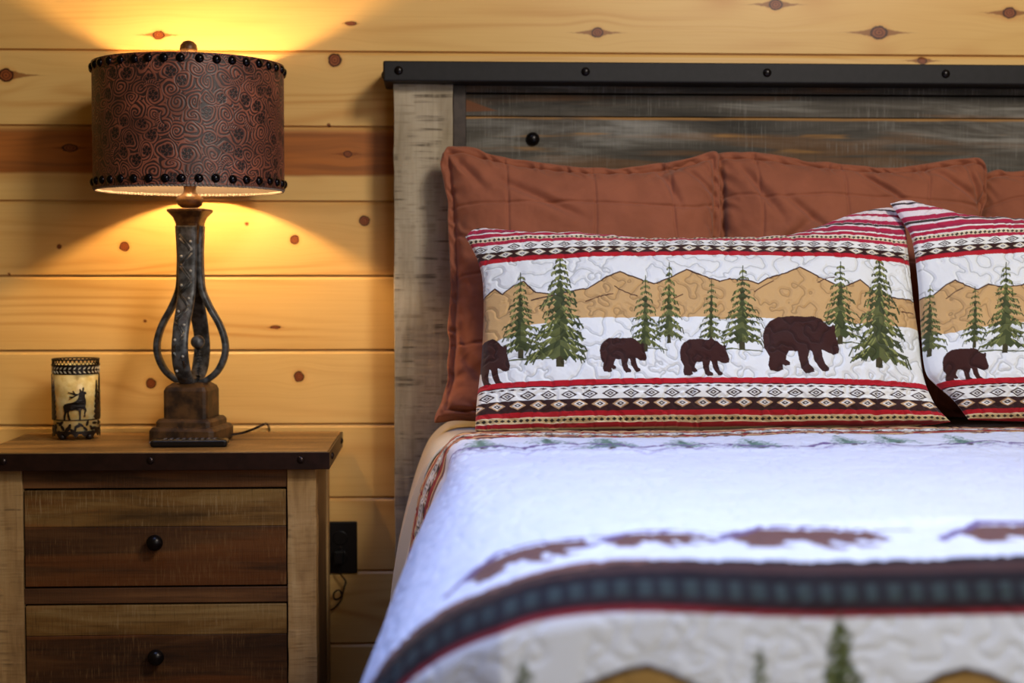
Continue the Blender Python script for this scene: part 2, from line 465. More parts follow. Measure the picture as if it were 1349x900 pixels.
M['candleleaf'] = mat_plain('pale_leaf_metal', lin((224, 212, 184)), .5, .1, 90, .3, .1)
M['cream_sheet'] = mat_fabric('cream_sheet_cotton', lin((206, 192, 168)), mottle=.08)
M['mattress'] = mat_fabric('mattress_ticking', lin((214, 206, 194)), mottle=.06)
M['suede'] = mat_fabric('brown_suede', lin((150, 88, 63)), mottle=.25, sheen=.2, bump=.35, weave=700, sheen_tint=(1, .75, .65))
M['print'] = mat_fabric('printed_quilted_cotton', attr=True, mottle=.05, sheen=.15)
M['quilt'] = mat_fabric('printed_quilt_cotton', attr=True, mottle=.03, sheen=.08, rough=.75)

def mat_leather():
    T = NT('tooled_leather')
    at = T.add('ShaderNodeAttribute', attribute_name='print').outputs['Color']
    tc = T.add('ShaderNodeTexCoord').outputs['Object']
    n = T.noise(tc, 20, 4); f = T.noise(tc, 500, 2)
    c = T.mix(T.math('MULTIPLY', T.mapr(n, .4, .7), .3), at, lin((48, 22, 18)))
    T.bump(f, .15, .001)
    return T.out(c, .5, **{'Coat Weight': .15, 'Coat Roughness': .35})
M['leather'] = mat_leather()

def mat_glass():
    T = NT('cream_frosted_glass')
    tc = T.add('ShaderNodeTexCoord').outputs['Object']
    n = T.noise(tc, 45, 4)
    c = T.mix(T.mapr(n, .3, .7), lin((196, 172, 104)), lin((226, 212, 160)))
    return T.out(c, .35, **{'Subsurface Weight': .3, 'Subsurface Radius': (.01, .008, .004), 'Subsurface Scale': 1.0})
M['glass'] = mat_glass()

def mat_bulb():
    T = NT('lit_bulb')
    return T.out((1, .8, .5), .3, **{'Emission Color': (1.0, .66, .29, 1), 'Emission Strength': BULB})
BULB = 760.0
M['bulb'] = mat_bulb()

# ------------------------------------------------------------------ the room
PITCH, Z0 = 0.1679, 0.0145
def build_wall():
    """tongue-and-groove boards: V-grooves between flat faces, extruded along X"""
    x0, x1 = -2.4, 4.6
    prof = [(0, 0.0)]
    k = 1
    z = Z0 + PITCH * 0
    while z < 2.5:
        if z > 0.01:
            prof += [(0, z - .0072), (.0045, z - .0012), (.010, z - .0012), (.010, z + .0028), (.0005, z + .0030), (0, z + .0036)]
        z += PITCH
    prof.append((0, 2.55))
    bm = bmesh.new()
    A = [bm.verts.new((x0, y, z)) for y, z in prof] + [bm.verts.new((x0, .06, 2.55)), bm.verts.new((x0, .06, 0))]
    B = [bm.verts.new((x1, y, z)) for y, z in prof] + [bm.verts.new((x1, .06, 2.55)), bm.verts.new((x1, .06, 0))]
    n = len(A)
    for i in range(n):
        j = (i + 1) % n
        bm.faces.new((A[i], A[j], B[j], B[i]))
    bm.faces.new(A); bm.faces.new(B)
    o = obj('wall_back', bm, M['pine'])
    tag(o, 'honey coloured knotty pine board wall behind the bed', 'wall', kind='structure')
build_wall()
fl = obj('floor', box(-2.4, 4.6, -4.4, .06, -.05, 0), M['floor'])
tag(fl, 'brown wood board floor under the bed and nightstand', 'floor', kind='structure')

# ------------------------------------------------------------------ bed frame
def place_studs(name, me, m, parent, spots, rot):
    for k, p in enumerate(spots):
        o = bpy.data.objects.new(name, me); COL.objects.link(o)
        if k == 0 and not me.materials: me.materials.append(m)
        o.parent = parent; o.location = p; o.rotation_euler = rot

BX = 0.94                                   # bed centre line
bed = empty('bed', (BX, -.06, 0))
tag(bed, 'rustic wooden bed with grey weathered plank headboard and iron top rail', 'bed')
HB0, HB1 = -.1056 - BX, BX - (-.1056)       # headboard ends, about the centre line
def rough_post(w0, w1, y0, y1, z0, z1):
    bm = box(w0, w1, y0, y1, z0, z1)
    bmesh.ops.subdivide_edges(bm, edges=[e for e in bm.edges if abs(e.verts[0].co.z - e.verts[1].co.z) > .3], cuts=90)
    for v in bm.verts:
        n = (vnoise(v.co.z * 26, v.co.x * 30 + 5, 2) - .5)
        v.co.x += n * .0022; v.co.y += (vnoise(v.co.z * 40, v.co.x * 30, 5) - .5) * .003
    return bm
for s in (-1, 1):
    a, b = (HB0, HB0 + .129) if s < 0 else (HB1 - .129, HB1)
    obj('headboard_post', rough_post(a, b, -.06, .035, 0, 1.4404), M['post'], bed, bevel=.002)
    a, b = (HB0 + .129, HB0 + .1577) if s < 0 else (HB1 - .1577, HB1 - .129)
    obj('iron_side_bar', box(a, b, -.046, .02, .3, 1.4404), M['iron_brown'], bed, bevel=.002)
rail = obj('iron_top_rail', box(HB0 - .021, HB1 + .021, -.1, .045, 1.4404, 1.4845), M['iron'], bed, bevel=.004, seg=3)
rv = dome_mesh('rail_rivet', .0095, .0065)
sp = [(x - BX, -.1, 1.4635) for x in (-.0931, .3096, .7053, 1.0987, 1.495, 1.899 - .012)]
place_studs('rivet', rv, M['knob'], rail, sp, (PI / 2, 0, 0))
for s in (-1, 1):
    place_studs('rivet', rv, M['knob'], rail, [((HB1 + .021) * s, -.03, 1.4625)], (0, s * PI / 2, 0))
# horizontal boards of the panel, with dark gaps
bm = bmesh.new()
px0, px1 = HB0 + .1577, HB1 - .1577
for z0, z1, y in ((1.4255, 1.4404, -.036), (1.3745, 1.4215, -.032), (1.205, 1.3725, -.034), (1.03, 1.202, -.032), (.86, 1.027, -.034), (.69, .857, -.032), (.52, .687, -.034)):
    add_box(bm, px0, px1, y, .02, z0, z1)
panel = obj('headboard_panel', bm, M['plank'], bed, bevel=.0015)
obj('backing_board', box(px0, px1, -.018, .03, .5, 1.4404), M['dark_gap'], panel)
bl = dome_mesh('panel_bolt_head', .0155, .014, 24, 8)
place_studs('bolt', bl, M['knob'], panel, [(.1993 - BX, -.034, 1.3239), (BX - .1993, -.034, 1.3239)], (PI / 2, 0, 0))
for s in (-1, 1):
    obj('side_rail', box(s * .93 - .02, s * .93 + .02, -1.72, -.06, .16, .34), M['ns_side'], bed, bevel=.003)
    obj('leg', box(s * .93 - .035, s * .93 + .035, -1.74, -1.67, 0, .33), M['post'], bed, bevel=.003)
obj('end_rail', box(-.9, .9, -1.72, -1.68, .16, .34), M['ns_side'], bed, bevel=.003)

# mattress
bm = box(.012 - BX, BX - .012, -1.74, -.128, .345, .672)
mt = obj('mattress', bm, M['mattress'], None, smooth=True, bevel=.11, seg=6)
mt.location = (BX, 0, 0)
tag(mt, 'thick pale mattress on the bed frame beneath the bear quilt', 'mattress')

# ------------------------------------------------------------------ prints
TAN, BROWN, RED = (198, 158, 104), (58, 28, 22), (176, 22, 34)
CREAM, OFFW = (222, 204, 168), (232, 230, 222)

def draw_tree(c, x, top, bot, hw, seed, dark=(66, 72, 38), lite=(132, 134, 74)):
    rg = random.Random(seed)
    h = bot - top
    c.poly([(x - hw * .07, top + h * .25), (x + hw * .07, top + h * .25), (x + hw * .12, bot), (x - hw * .12, bot)], (64, 58, 32))
    n = max(9, int(h / 8.5))
    for i in range(n):
        t = (i + .3) / n
        y = top + h * .88 * t
        w = hw * (.12 + .93 * t ** .9)
        for s in (-1, 1):
            ww = w * rg.uniform(.72, 1.1)
            dr = h * (.025 + .085 * t) * rg.uniform(.6, 1.25)
            th = h * .036 * (.45 + t)
            up = [(x, y - th * .7), (x + s * ww * .3, y + dr * .12), (x + s * ww * .65, y + dr * .55), (x + s * ww, y + dr * rg.uniform(.7, 1.05))]
            low = [(x + s * ww * .8, y + dr * .86 + th * .45), (x + s * ww * .66, y + dr * .66 + th * .25), (x + s * ww * .52, y + dr * .62 + th * .9),
                   (x + s * ww * .36, y + dr * .34 + th * .6), (x + s * ww * .22, y + dr * .3 + th * 1.5), (x, y + th * 1.2)]
            c.poly(up + low, dark if rg.random() < .7 else tuple(int(a * .6 + b * .4) for a, b in zip(dark, lite)))
            for k in range(4):
                q = rg.uniform(.3, 1.0)
                sx, sy = x + s * ww * q, y + dr * q ** 1.5
                c.stroke([(sx, sy), (sx + s * ww * .13, sy + th * rg.uniform(.9, 1.8))], h * .012, dark, h * .004)
            for k in range(3):
                q = rg.uniform(.1, .8)
                sx, sy = x + s * ww * q, y + dr * q ** 1.5
                c.stroke([(sx, sy), (sx + s * ww * .13, sy + th * rg.uniform(.5, 1.3))], h * .011, lite, h * .004)
    c.stroke([(x, top - h * .03), (x, top + h * .2)], h * .012, dark)

BEAR = [(345, 500), (352, 470), (370, 448), (400, 433), (450, 430), (500, 433), (530, 430), (555, 440), (575, 458), (590, 465), (598, 457), (606, 468), (604, 485), (612, 510), (622, 540), (618, 555), (600, 560), (580, 555), (565, 548), (556, 545), (560, 570), (570, 595), (585, 605), (582, 617), (560, 620), (545, 605), (530, 580), (522, 550), (515, 545), (508, 570), (512, 595), (530, 610), (530, 622), (500, 626), (485, 610), (475, 580), (470, 550), (440, 548), (430, 565), (428, 580), (442, 590), (442, 600), (425, 603), (415, 598), (418, 615), (400, 622), (370, 618), (363, 600), (368, 570), (350, 540)]
def draw_bear(c, x0, y0, w, h, col=BROWN):
    pts = [(x0 + (px - 344) / 279 * w, y0 + (py - 430) / 196 * h) for px, py in BEAR]
    c.poly([(round(a, 3), round(b, 3)) for a, b in pts], col)

def ridge(c, pts, base, w=1.7):
    c.poly(pts + [(pts[-1][0], base), (pts[0][0], base)], TAN)
    c.stroke(pts, w, (70, 40, 28))

def diamonds(X, Y, p, h, rows):
    """nested woven diamonds; X, Y in print units, Y from 0..rows*h. returns colour array"""
    out = np.empty(X.shape + (3,))
    r = np.floor(Y / h); yy = (Y - (r + .5) * h) / (h * .5)
    sh = np.where(r % 2 == 0, 0, p / 2)
    xx = (np.mod(X + sh, p) - p / 2) / (p / 2)
    d = np.abs(xx) + np.abs(yy) * .92
    dk = np.array(lin((52, 26, 22))); wt = np.array(lin(OFFW)); tn = np.array(lin((200, 160, 116)))
    bg = np.where((r % 2 == 0)[..., None], wt, dk); fg = np.where((r % 2 == 0)[..., None], dk, tn); inn = np.where((r % 2 == 0)[..., None], wt, wt)
    out[:] = bg
    m = (d < .82); out[m] = fg[m]
    m = (d < .56); out[m] = inn[m]
    m = (d < .36); out[m] = dk
    m = (d < .15); out[m] = wt
    return out

def hband(c, y0, y1, col):
    a = int((y0 - c.y0) * c.s); b = int((y1 - c.y0) * c.s)
    c.a[max(a, 0):max(b, 0)] = lin(col)

def band_diamonds(c, y0, y1, p, rows):
    a, b = int((y0 - c.y0) * c.s), int((y1 - c.y0) * c.s)
    X, Y = np.meshgrid(np.arange(c.W) / c.s, np.arange(b - a) / c.s)
    c.a[a:b] = diamonds(X, Y, p, (y1 - y0) / rows, rows)

def band_dots(c, y0, y1, p, bg, fg):
    a, b = int((y0 - c.y0) * c.s), int((y1 - c.y0) * c.s)
    X, Y = np.meshgrid(np.arange(c.W) / c.s, np.arange(b - a) / c.s)
    d = np.abs((np.mod(X, p) - p / 2) / (p * .42)) + np.abs((Y - (y1 - y0) / 2) / ((y1 - y0) * .42))
    r = c.a[a:b]; r[:] = lin(bg); r[d < 1] = lin(fg)

def sham_print(which):
    """the printed cloth of a bear sham, in units of 1/690 m; y 300 (top seam) .. 575 (bottom seam)"""
    x0 = 600 if which == 'A' else 1160
    c = Canvas(x0, 240, 700, 345, 3.0, (226, 226, 222))
    if which == 'A':
        ridge(c, [(600, 384), (640, 378), (652, 371), (662, 379), (676, 370), (690, 366), (706, 382), (745, 388)], 442)
        ridge(c, [(700, 392), (745, 384), (775, 379), (800, 365), (817, 360), (836, 367), (862, 376), (880, 370), (905, 358), (932, 368), (948, 373)], 418)
        ridge(c, [(948, 374), (962, 370), (985, 372), (1000, 376), (1012, 369), (1038, 361), (1054, 354), (1076, 365), (1092, 372), (1110, 380), (1126, 372), (1134, 368), (1152, 380), (1184, 388), (1214, 384), (1280, 396)], 424)
        for pts in ([(772, 396), (790, 390), (808, 388)], [(810, 378), (824, 386), (840, 391)], [(1078, 374), (1090, 368), (1100, 366)], [(995, 386), (1008, 378), (1020, 372)], [(880, 398), (900, 390)], [(1190, 404), (1204, 404)]):
            c.stroke(pts, 1.3, (84, 50, 34))
        # snow line
        c.poly([(600, 452), (640, 446), (700, 424), (800, 420), (900, 421), (1000, 419), (1100, 424), (1180, 430), (1214, 438), (1280, 450), (1280, 500), (600, 505)], (226, 226, 222))
        for a, b, y in ((655, 740, 468), (820, 880, 459), (925, 1006, 461), (1095, 1150, 451)):
            c.stroke([(a, y), ((a + b) / 2, y - 2), (b, y + 1)], 2.2, (88, 92, 56), .6)
        trees = [(686, 357, 465, 31), (738, 336, 479, 45), (882, 352, 452, 21), (851, 368, 462, 25), (938, 374, 452, 19), (979, 357, 460, 32), (1108, 349, 452, 31), (1160, 336, 480, 39)]
        bears = [(790, 444, 63, 45), (896, 446, 66, 49), (1006, 417, 102, 73), (602, 437, 70, 66)]
    else:
        ridge(c, [(1160, 384), (1222, 386), (1240, 374), (1252, 369), (1270, 379), (1282, 384), (1296, 377), (1316, 382), (1340, 380), (1380, 366), (1440, 380), (1500, 392), (1560, 372), (1620, 386), (1840, 392)], 436)
        c.poly([(1160, 452), (1212, 446), (1260, 434), (1340, 428), (1500, 430), (1840, 440), (1840, 505), (1160, 505)], (226, 226, 222))
        c.stroke([(1240, 392), (1252, 384), (1262, 380)], 1.3, (84, 50, 34))
        for a, b, y in ((1200, 1240, 452), (1258, 1349, 463)):
            c.stroke([(a, y), ((a + b) / 2, y - 2), (b, y + 1)], 2.2, (88, 92, 56), .6)
        trees = [(1219, 374, 462, 25), (1278, 382, 457, 20), (1319, 354, 465, 32), (1470, 356, 470, 36), (1520, 340, 478, 42), (1640, 352, 462, 30), (1700, 366, 455, 26)]
        bears = [(1236, 457, 62, 43), (1346, 436, 102, 70), (1560, 440, 90, 64)]
        c.stroke([(1196, 470), (1206, 486), (1203, 500)], 5, BROWN)
    for i, (x, t, b, w) in enumerate(trees): draw_tree(c, x, t, b, w, i + 31)
    for bb in bears: draw_bear(c, *bb)
    # upper border; above y 302 it is the part that rolls over the top seam
    hband(c, 240, 303, (226, 214, 214))
    for y, h, col in ((296, 4, (172, 34, 66)), (286, 5, (168, 36, 70)), (291.5, 2.5, (60, 52, 48)), (276, 4, (172, 40, 72)), (268, 3, (70, 60, 62)), (258, 5, (168, 36, 70)), (246, 4, (180, 60, 90))):
        hband(c, y, y + h, col)
    hband(c, 300, 302.5, (150, 40, 70)); hband(c, 302.5, 304, OFFW); hband(c, 304, 308.5, (172, 30, 60))
    hband(c, 308.5, 309.5, OFFW); band_dots(c, 309.5, 313.5, 6, CREAM, (60, 52, 40)); hband(c, 313.5, 317.5, (176, 34, 62))
    band_diamonds(c, 317.5, 333.5, 22, 2)
    a, b = int(77.5 * c.s), int(93.5 * c.s)
    r = c.a[a:b]; r[(r.sum(-1) > .25) & (r.sum(-1) < 2.2)] = lin((214, 200, 170))
    hband(c, 333.5, 334.5, (150, 20, 34)); hband(c, 334.5, 339, RED)
    # lower border
    hband(c, 496, 503, RED); hband(c, 503, 504.5, (60, 20, 20)); hband(c, 504.5, 507, OFFW); band_dots(c, 505, 508, 13.6, OFFW, (60, 28, 24))
    band_diamonds(c, 508, 534, 27.2, 2)
    hband(c, 534, 537, (58, 28, 24)); hband(c, 537, 544, (170, 20, 30)); hband(c, 544, 545.5, CREAM)
    band_dots(c, 545.5, 551.5, 8.2, (196, 172, 122), (40, 32, 26)); hband(c, 551.5, 553, CREAM); hband(c, 553, 560, (152, 18, 28))
    hband(c, 560, 563, (206, 178, 128)); hband(c, 563, 567, (120, 24, 30)); hband(c, 567, 580, (206, 180, 134))
    return c

# ------------------------------------------------------------------ pillows
def coons(top, bottom, left, right, nu, nv):
    """top/bottom run left->right, left/right run top->bottom; returns (nv, nu, 2)"""
    t, b = catmull(top, nu), catmull(bottom, nu)
    l, r = catmull(left, nv), catmull(right, nv)
    u = np.linspace(0, 1, nu)[None, :, None]; v = np.linspace(0, 1, nv)[:, None, None]
    return ((1 - v) * t[None] + v * b[None] + (1 - u) * l[:, None] + u * r[:, None]
            - ((1 - u) * (1 - v) * t[0] + u * (1 - v) * t[-1] + (1 - u) * v * b[0] + u * v * b[-1]))

def cushion(name, G, front, back, bumpf, color, m, loc, tilt, pw=2.6, ex=.55, flange=0.0):
    """front and back cloth over the outline grid G (u right, v up); local -Y faces the room"""
    nv, nu = G.shape[:2]
    u = np.linspace(-1, 1, nu)[None, :]; v = np.linspace(-1, 1, nv)[:, None]
    if flange:
        w = np.ptp(G[nv // 2, :, 0]); h = np.ptp(G[:, nu // 2, 1])
        su = np.clip(np.abs(u) / (1 - 2 * flange / w), 0, 1); sv = np.clip(np.abs(v) / (1 - 2 * flange / h), 0, 1)
    else: su, sv = np.abs(u), np.abs(v)
    t = (np.clip(1 - su ** pw, 0, 1) * np.clip(1 - sv ** pw, 0, 1)) ** ex
    edge = np.minimum(1 - np.abs(u), 1 - np.abs(v)); th = .004 * sstep(0, .01, edge)
    U, V = G[..., 0], G[..., 1]
    F = np.stack([U, -(t * front + th) + bumpf * sstep(0, .03, edge) , V], -1)
    Bk = np.stack([U, t * back + th, V], -1)
    sb = 4
    ru = np.unique(np.concatenate([np.arange(0, nu, sb), [nu - 1]])); rv_ = np.unique(np.concatenate([np.arange(0, nv, sb), [nv - 1]]))
    idx = np.arange(nv * nu).reshape(nv, nu)
    q = np.stack([idx[:-1, :-1], idx[1:, :-1], idx[1:, 1:], idx[:-1, 1:]], -1).reshape(-1, 4)
    Bs = Bk
    idb = idx + nv * nu
    qb = np.stack([idb[:-1, :-1], idb[:-1, 1:], idb[1:, 1:], idb[1:, :-1]], -1).reshape(-1, 4)
    # seam
    ring = np.concatenate([idx[0, :-1], idx[:-1, -1], idx[-1, :0:-1], idx[:0:-1, 0]])
    rn = np.roll(ring, -1)
    qs = np.stack([ring, rn, rn + nv * nu, ring + nv * nu], -1)
    Vv = np.concatenate([F.reshape(-1, 3), Bk.reshape(-1, 3)])
    Cc = None if color is None else np.concatenate([color.reshape(-1, 3)] * 2)
    me = raw_mesh(name, Vv, np.concatenate([q, qb, qs]), Cc)
    o = link(name, me, m)
    o.location = loc; o.rotation_euler = (-tilt, 0, 0)
    return o

def stipple(x, y, seed, f=44.0, w=.0007):
    """meandering machine quilting: iso-lines of a smooth field; returns puff height 0..1 and thread mask"""
    xr, yr = x * .8 - y * .6, x * .6 + y * .8
    a = vnoise(x * f, y * f, seed) + vnoise(xr * f * 1.13 + 7, yr * f * 1.13, seed + 4) + .55 * vnoise(xr * f * 2.0, yr * f * 2.0, seed + 6)
    gy, gx = np.gradient(a)
    d = np.abs(a - 1.275)
    sl = np.hypot(gx / np.maximum(np.abs(np.gradient(x, axis=1)), 1e-6), gy / np.maximum(np.abs(np.gradient(y, axis=0)), 1e-6)) + f * .25
    dm = d / sl                                # metres from the stitch line
    return sstep(0, .0055, dm), 1 - sstep(w, w * 2.0, dm)

def bear_sham(which, top, bottom, left, right, uoff, loc, tilt, label):
    nu, nv = (1000, 430)
    G = coons(top, bottom, left, right, nu, nv)
    c = sham_print(which)
    u = np.linspace(0, 1, nu)[None, :] * np.ones((nv, 1)); v = np.linspace(0, 1, nv)[:, None] * np.ones((1, nu))
    U, V = G[..., 0], G[..., 1]
    tv = np.clip(1 - np.abs(2 * v - 1) ** 2.6, 0, 1) ** .55
    tu = np.clip(1 - np.abs(2 * u - 1) ** 2.6, 0, 1) ** .55
    # the printed cloth is stretched over the filling: its rows sag a little at the two ends
    ys = 566 - (V + .01) * 614 - 22.6 * tv * (.85 + .15 * tu) - 9 * np.exp(-v / .03) + np.clip(uoff[2] - u, 0, 1) * 0
    xs = 583 + (U + uoff[0]) * (697 - 92 * V) * (1 - .013 * (U + uoff[0])) * (1 + .026 * tv * tu)
    col = c.sample(xs, ys)
    puff, thread = stipple(G[..., 0], G[..., 1], 3 if which == 'A' else 8)
    inner = sstep(335, 341, ys) * (1 - sstep(494, 499, ys))
    col = col * (1 - (thread * .34 * (.35 + .65 * inner))[..., None])
    lumps = (fbm(u * 7, v * 4, 5) - .5) * .012 + (fbm(u * 26, v * 12, 9) - .5) * .005
    seamw = (vnoise(u * 60, v * 2, 14) - .5) * .006 * (1 - sstep(0, .12, np.minimum(v, 1 - v)))
    bumpf = -puff * .0026 + lumps + seamw
    o = cushion('pillow_sham', G, .075, .06, bumpf, col, M['print'], loc, tilt)
    tag(o, label, 'pillow', 'bear print shams')
    return o

A_top = [(.046, .403), (.060, .417), (.087, .42), (.178, .41), (.315, .404), (.452, .394), (.637, .399), (.70, .404), (.763, .425), (.828, .451), (.901, .468), (.926, .459), (.938, .417)]
A_right = [(.938, .417), (.935, .34), (.933, .256), (.935, .175), (.935, .095), (.951, .04), (.977, .007)]
A_bot = [(.061, -.007), (.081, -.012), (.168, -.011), (.312, -.01), (.604, -.007), (.899, -.001), (.977, .007)]
A_left = [(.046, .403), (.068, .356), (.079, .306), (.08, .225), (.074, .129), (.065, .051), (.061, -.007)]
TILT = R(25)
bear_sham('A', A_top, A_bot, A_left, A_right, (0, 0, 0), (0, -.58, .735), TILT,
          'quilted bear and pine tree pillow leaning at the left, three walking bears in full view')
B_top = [(.899, .461), (.930, .467), (.970, .456), (1.02, .438), (1.078, .428), (1.186, .426), (1.4, .44), (1.62, .45), (1.76, .47), (1.79, .44)]
B_left = [(.899, .461), (.918, .425), (.935, .382), (.937, .29), (.932, .191), (.931, .11), (.948, .080), (.977, .050), (1.004, .007)]
B_bot = [(1.004, .007), (1.1, .004), (1.3, 0), (1.6, 0), (1.82, 0)]
B_right = [(1.79, .44), (1.79, .33), (1.785, .2), (1.79, .1), (1.82, 0)]
bear_sham('B', B_top, B_bot, B_left, B_right, (0, 0, 0), (0, -.603, .741), R(22.3),
          'quilted bear pillow at the right, only its left end with one small bear in frame')

def crease(U, V, p0, p1, w, d):
    a = np.array(p0); b = np.array(p1); e = b - a; L = (e ** 2).sum()
    t = ((U - a[0]) * e[0] + (V - a[1]) * e[1]) / L
    tc = np.clip(t, 0, 1)
    dist = np.hypot(U - a[0] - tc * e[0], V - a[1] - tc * e[1])
    f = np.sin(PI * np.clip(t, .03, .97)) ** .6
    return np.exp(-(dist / w) ** 2) * d * f - np.exp(-((dist - 2.2 * w) / (1.4 * w)) ** 2) * d * .35 * f

def euro_sham(top, bottom, left, right, grid_u, grid_v, creases, loc, tilt, label, seed):
    nu = nv = 300
    G = coons(top, bottom, left, right, nu, nv)
    U, V = G[..., 0], G[..., 1]
    b = np.zeros((nv, nu))
    wob = (vnoise(U * 9, V * 9, seed) - .5) * .02
    for g in grid_u: b += np.exp(-((U + wob - g) / .0032) ** 2) * .0045
    for g in grid_v: b += np.exp(-((V + wob * 1.2 - g) / .0032) ** 2) * .0045
    for c in creases: b += crease(U, V, *c)
    b += (fbm(U * 7, V * 7, seed + 2) - .5) * .022 + (fbm(U * 24, V * 24, seed + 5) - .5) * .006
    # gathered flange
    uu = np.linspace(0, 1, nu)[None, :]; vv = np.linspace(0, 1, nv)[:, None]
    e = np.minimum(np.minimum(uu, 1 - uu), np.minimum(vv, 1 - vv)) * np.ones((nv, nu))
    b += np.sin((U + V) * 150 + vnoise(U * 30, V * 30, seed) * 6) * .0035 * (1 - sstep(.03, .10, e))
    b += np.exp(-((e - .032) / .006) ** 2) * .005
    b -= .045 * (1 - sstep(0.0, .075, V)) * (1 - sstep(.10, .2, np.abs(U - U.min())))
    G2 = G.copy()
    rip = (vnoise(U * 26, V * 26, seed + 9) - .5) * .012 * (1 - sstep(0, .05, e))
    G2[..., 0] += rip; G2[..., 1] += rip * .6
    o = cushion('pillow_sham', G2, .075, .062, b, None, M['suede'], loc, tilt, pw=3.2, ex=.5, flange=.017)
    tag(o, label, 'pillow', 'brown suede shams')
    return o

E_TILT = R(14)
E1_top = [(-.003, .562), (.012, .58), (.036, .582), (.069, .575), (.125, .559), (.222, .542), (.335, .534), (.45, .541), (.532, .558), (.581, .572), (.596, .564)]
E1_left = [(-.003, .562), (.009, .467), (.018, .351), (.014, .205), (.006, .076), (-.011, .005), (-.013, -.012)]
E1_right = [(.596, .564), (.59, .402), (.58, .2), (.576, -.012)]
E1_bot = [(-.013, -.012), (.1, -.012), (.3, -.01), (.45, -.012), (.576, -.012)]
euro_sham(E1_top, E1_bot, E1_left, E1_right, (.135, .318, .487), (.15, .30, .437),
          [((.10, .50), (.30, .40), .010, .012), ((.45, .55), (.50, .43), .008, .012), ((.56, .56), (.44, .50), .009, .012), ((.02, .56), (.09, .47), .008, .009), ((.04, .12), (.10, .05), .012, .014), ((.52, .52), (.59, .46), .006, .008), ((.03, .3), (.05, .12), .01, .01)],
          (0, -.34, .735), E_TILT, 'brown suede euro pillow at the left end of the headboard, behind the bear pillow', 21)
E2_top = [(.583, .566), (.615, .574), (.655, .574), (.745, .561), (.877, .546), (1.009, .543), (1.109, .559), (1.173, .563), (1.189, .535)]
E2_left = [(.583, .566), (.584, .45), (.580, .25), (.575, -.012)]
E2_right = [(1.189, .535), (1.179, .47), (1.165, .416), (1.15, .2), (1.132, -.012)]
E2_bot = [(.575, -.012), (.75, -.012), (.95, -.01), (1.132, -.012)]
euro_sham(E2_top, E2_bot, E2_left, E2_right, (.674, .855, 1.04), (.15, .30, .455),
          [((.88, .53), (.99, .44), .006, .013), ((.63, .55), (.72, .40), .009, .012), ((.72, .46), (.83, .36), .008, .009), ((1.13, .55), (1.17, .42), .006, .01), ((1.05, .53), (1.16, .45), .007, .009), ((.66, .3), (.80, .42), .01, .008)],
          (0, -.308, .735), E_TILT, 'brown suede euro pillow in the middle, showing above the gap between the bear pillows', 34)
E3_top = [(1.166, .515), (1.215, .535), (1.256, .537), (1.4, .53), (1.55, .535), (1.7, .55), (1.77, .56), (1.79, .53)]
E3_left = [(1.166, .515), (1.160, .44), (1.152, .38), (1.144, .2), (1.138, -.012)]
E3_right = [(1.79, .53), (1.78, .3), (1.77, .15), (1.775, -.012)]
E3_bot = [(1.138, -.012), (1.3, -.012), (1.6, -.012), (1.775, -.012)]
euro_sham(E3_top, E3_bot, E3_left, E3_right, (1.29, 1.46, 1.63), (.15, .30, .45), [((1.3, .5), (1.45, .4), .009, .01)],
          (0, -.266, .735), E_TILT, 'brown suede euro pillow at the right edge of the photo, mostly cut off', 47)

# ------------------------------------------------------------------ sheet and quilt
def mirror_section(pts, n):
    """left half section (inside -> out and down) mirrored about the bed centre, resampled left bottom -> right bottom"""
    L = pts[::-1]
    Rr = [(2 * BX - x, z) for x, z in pts[1:]]
    return catmull(L + Rr, n)

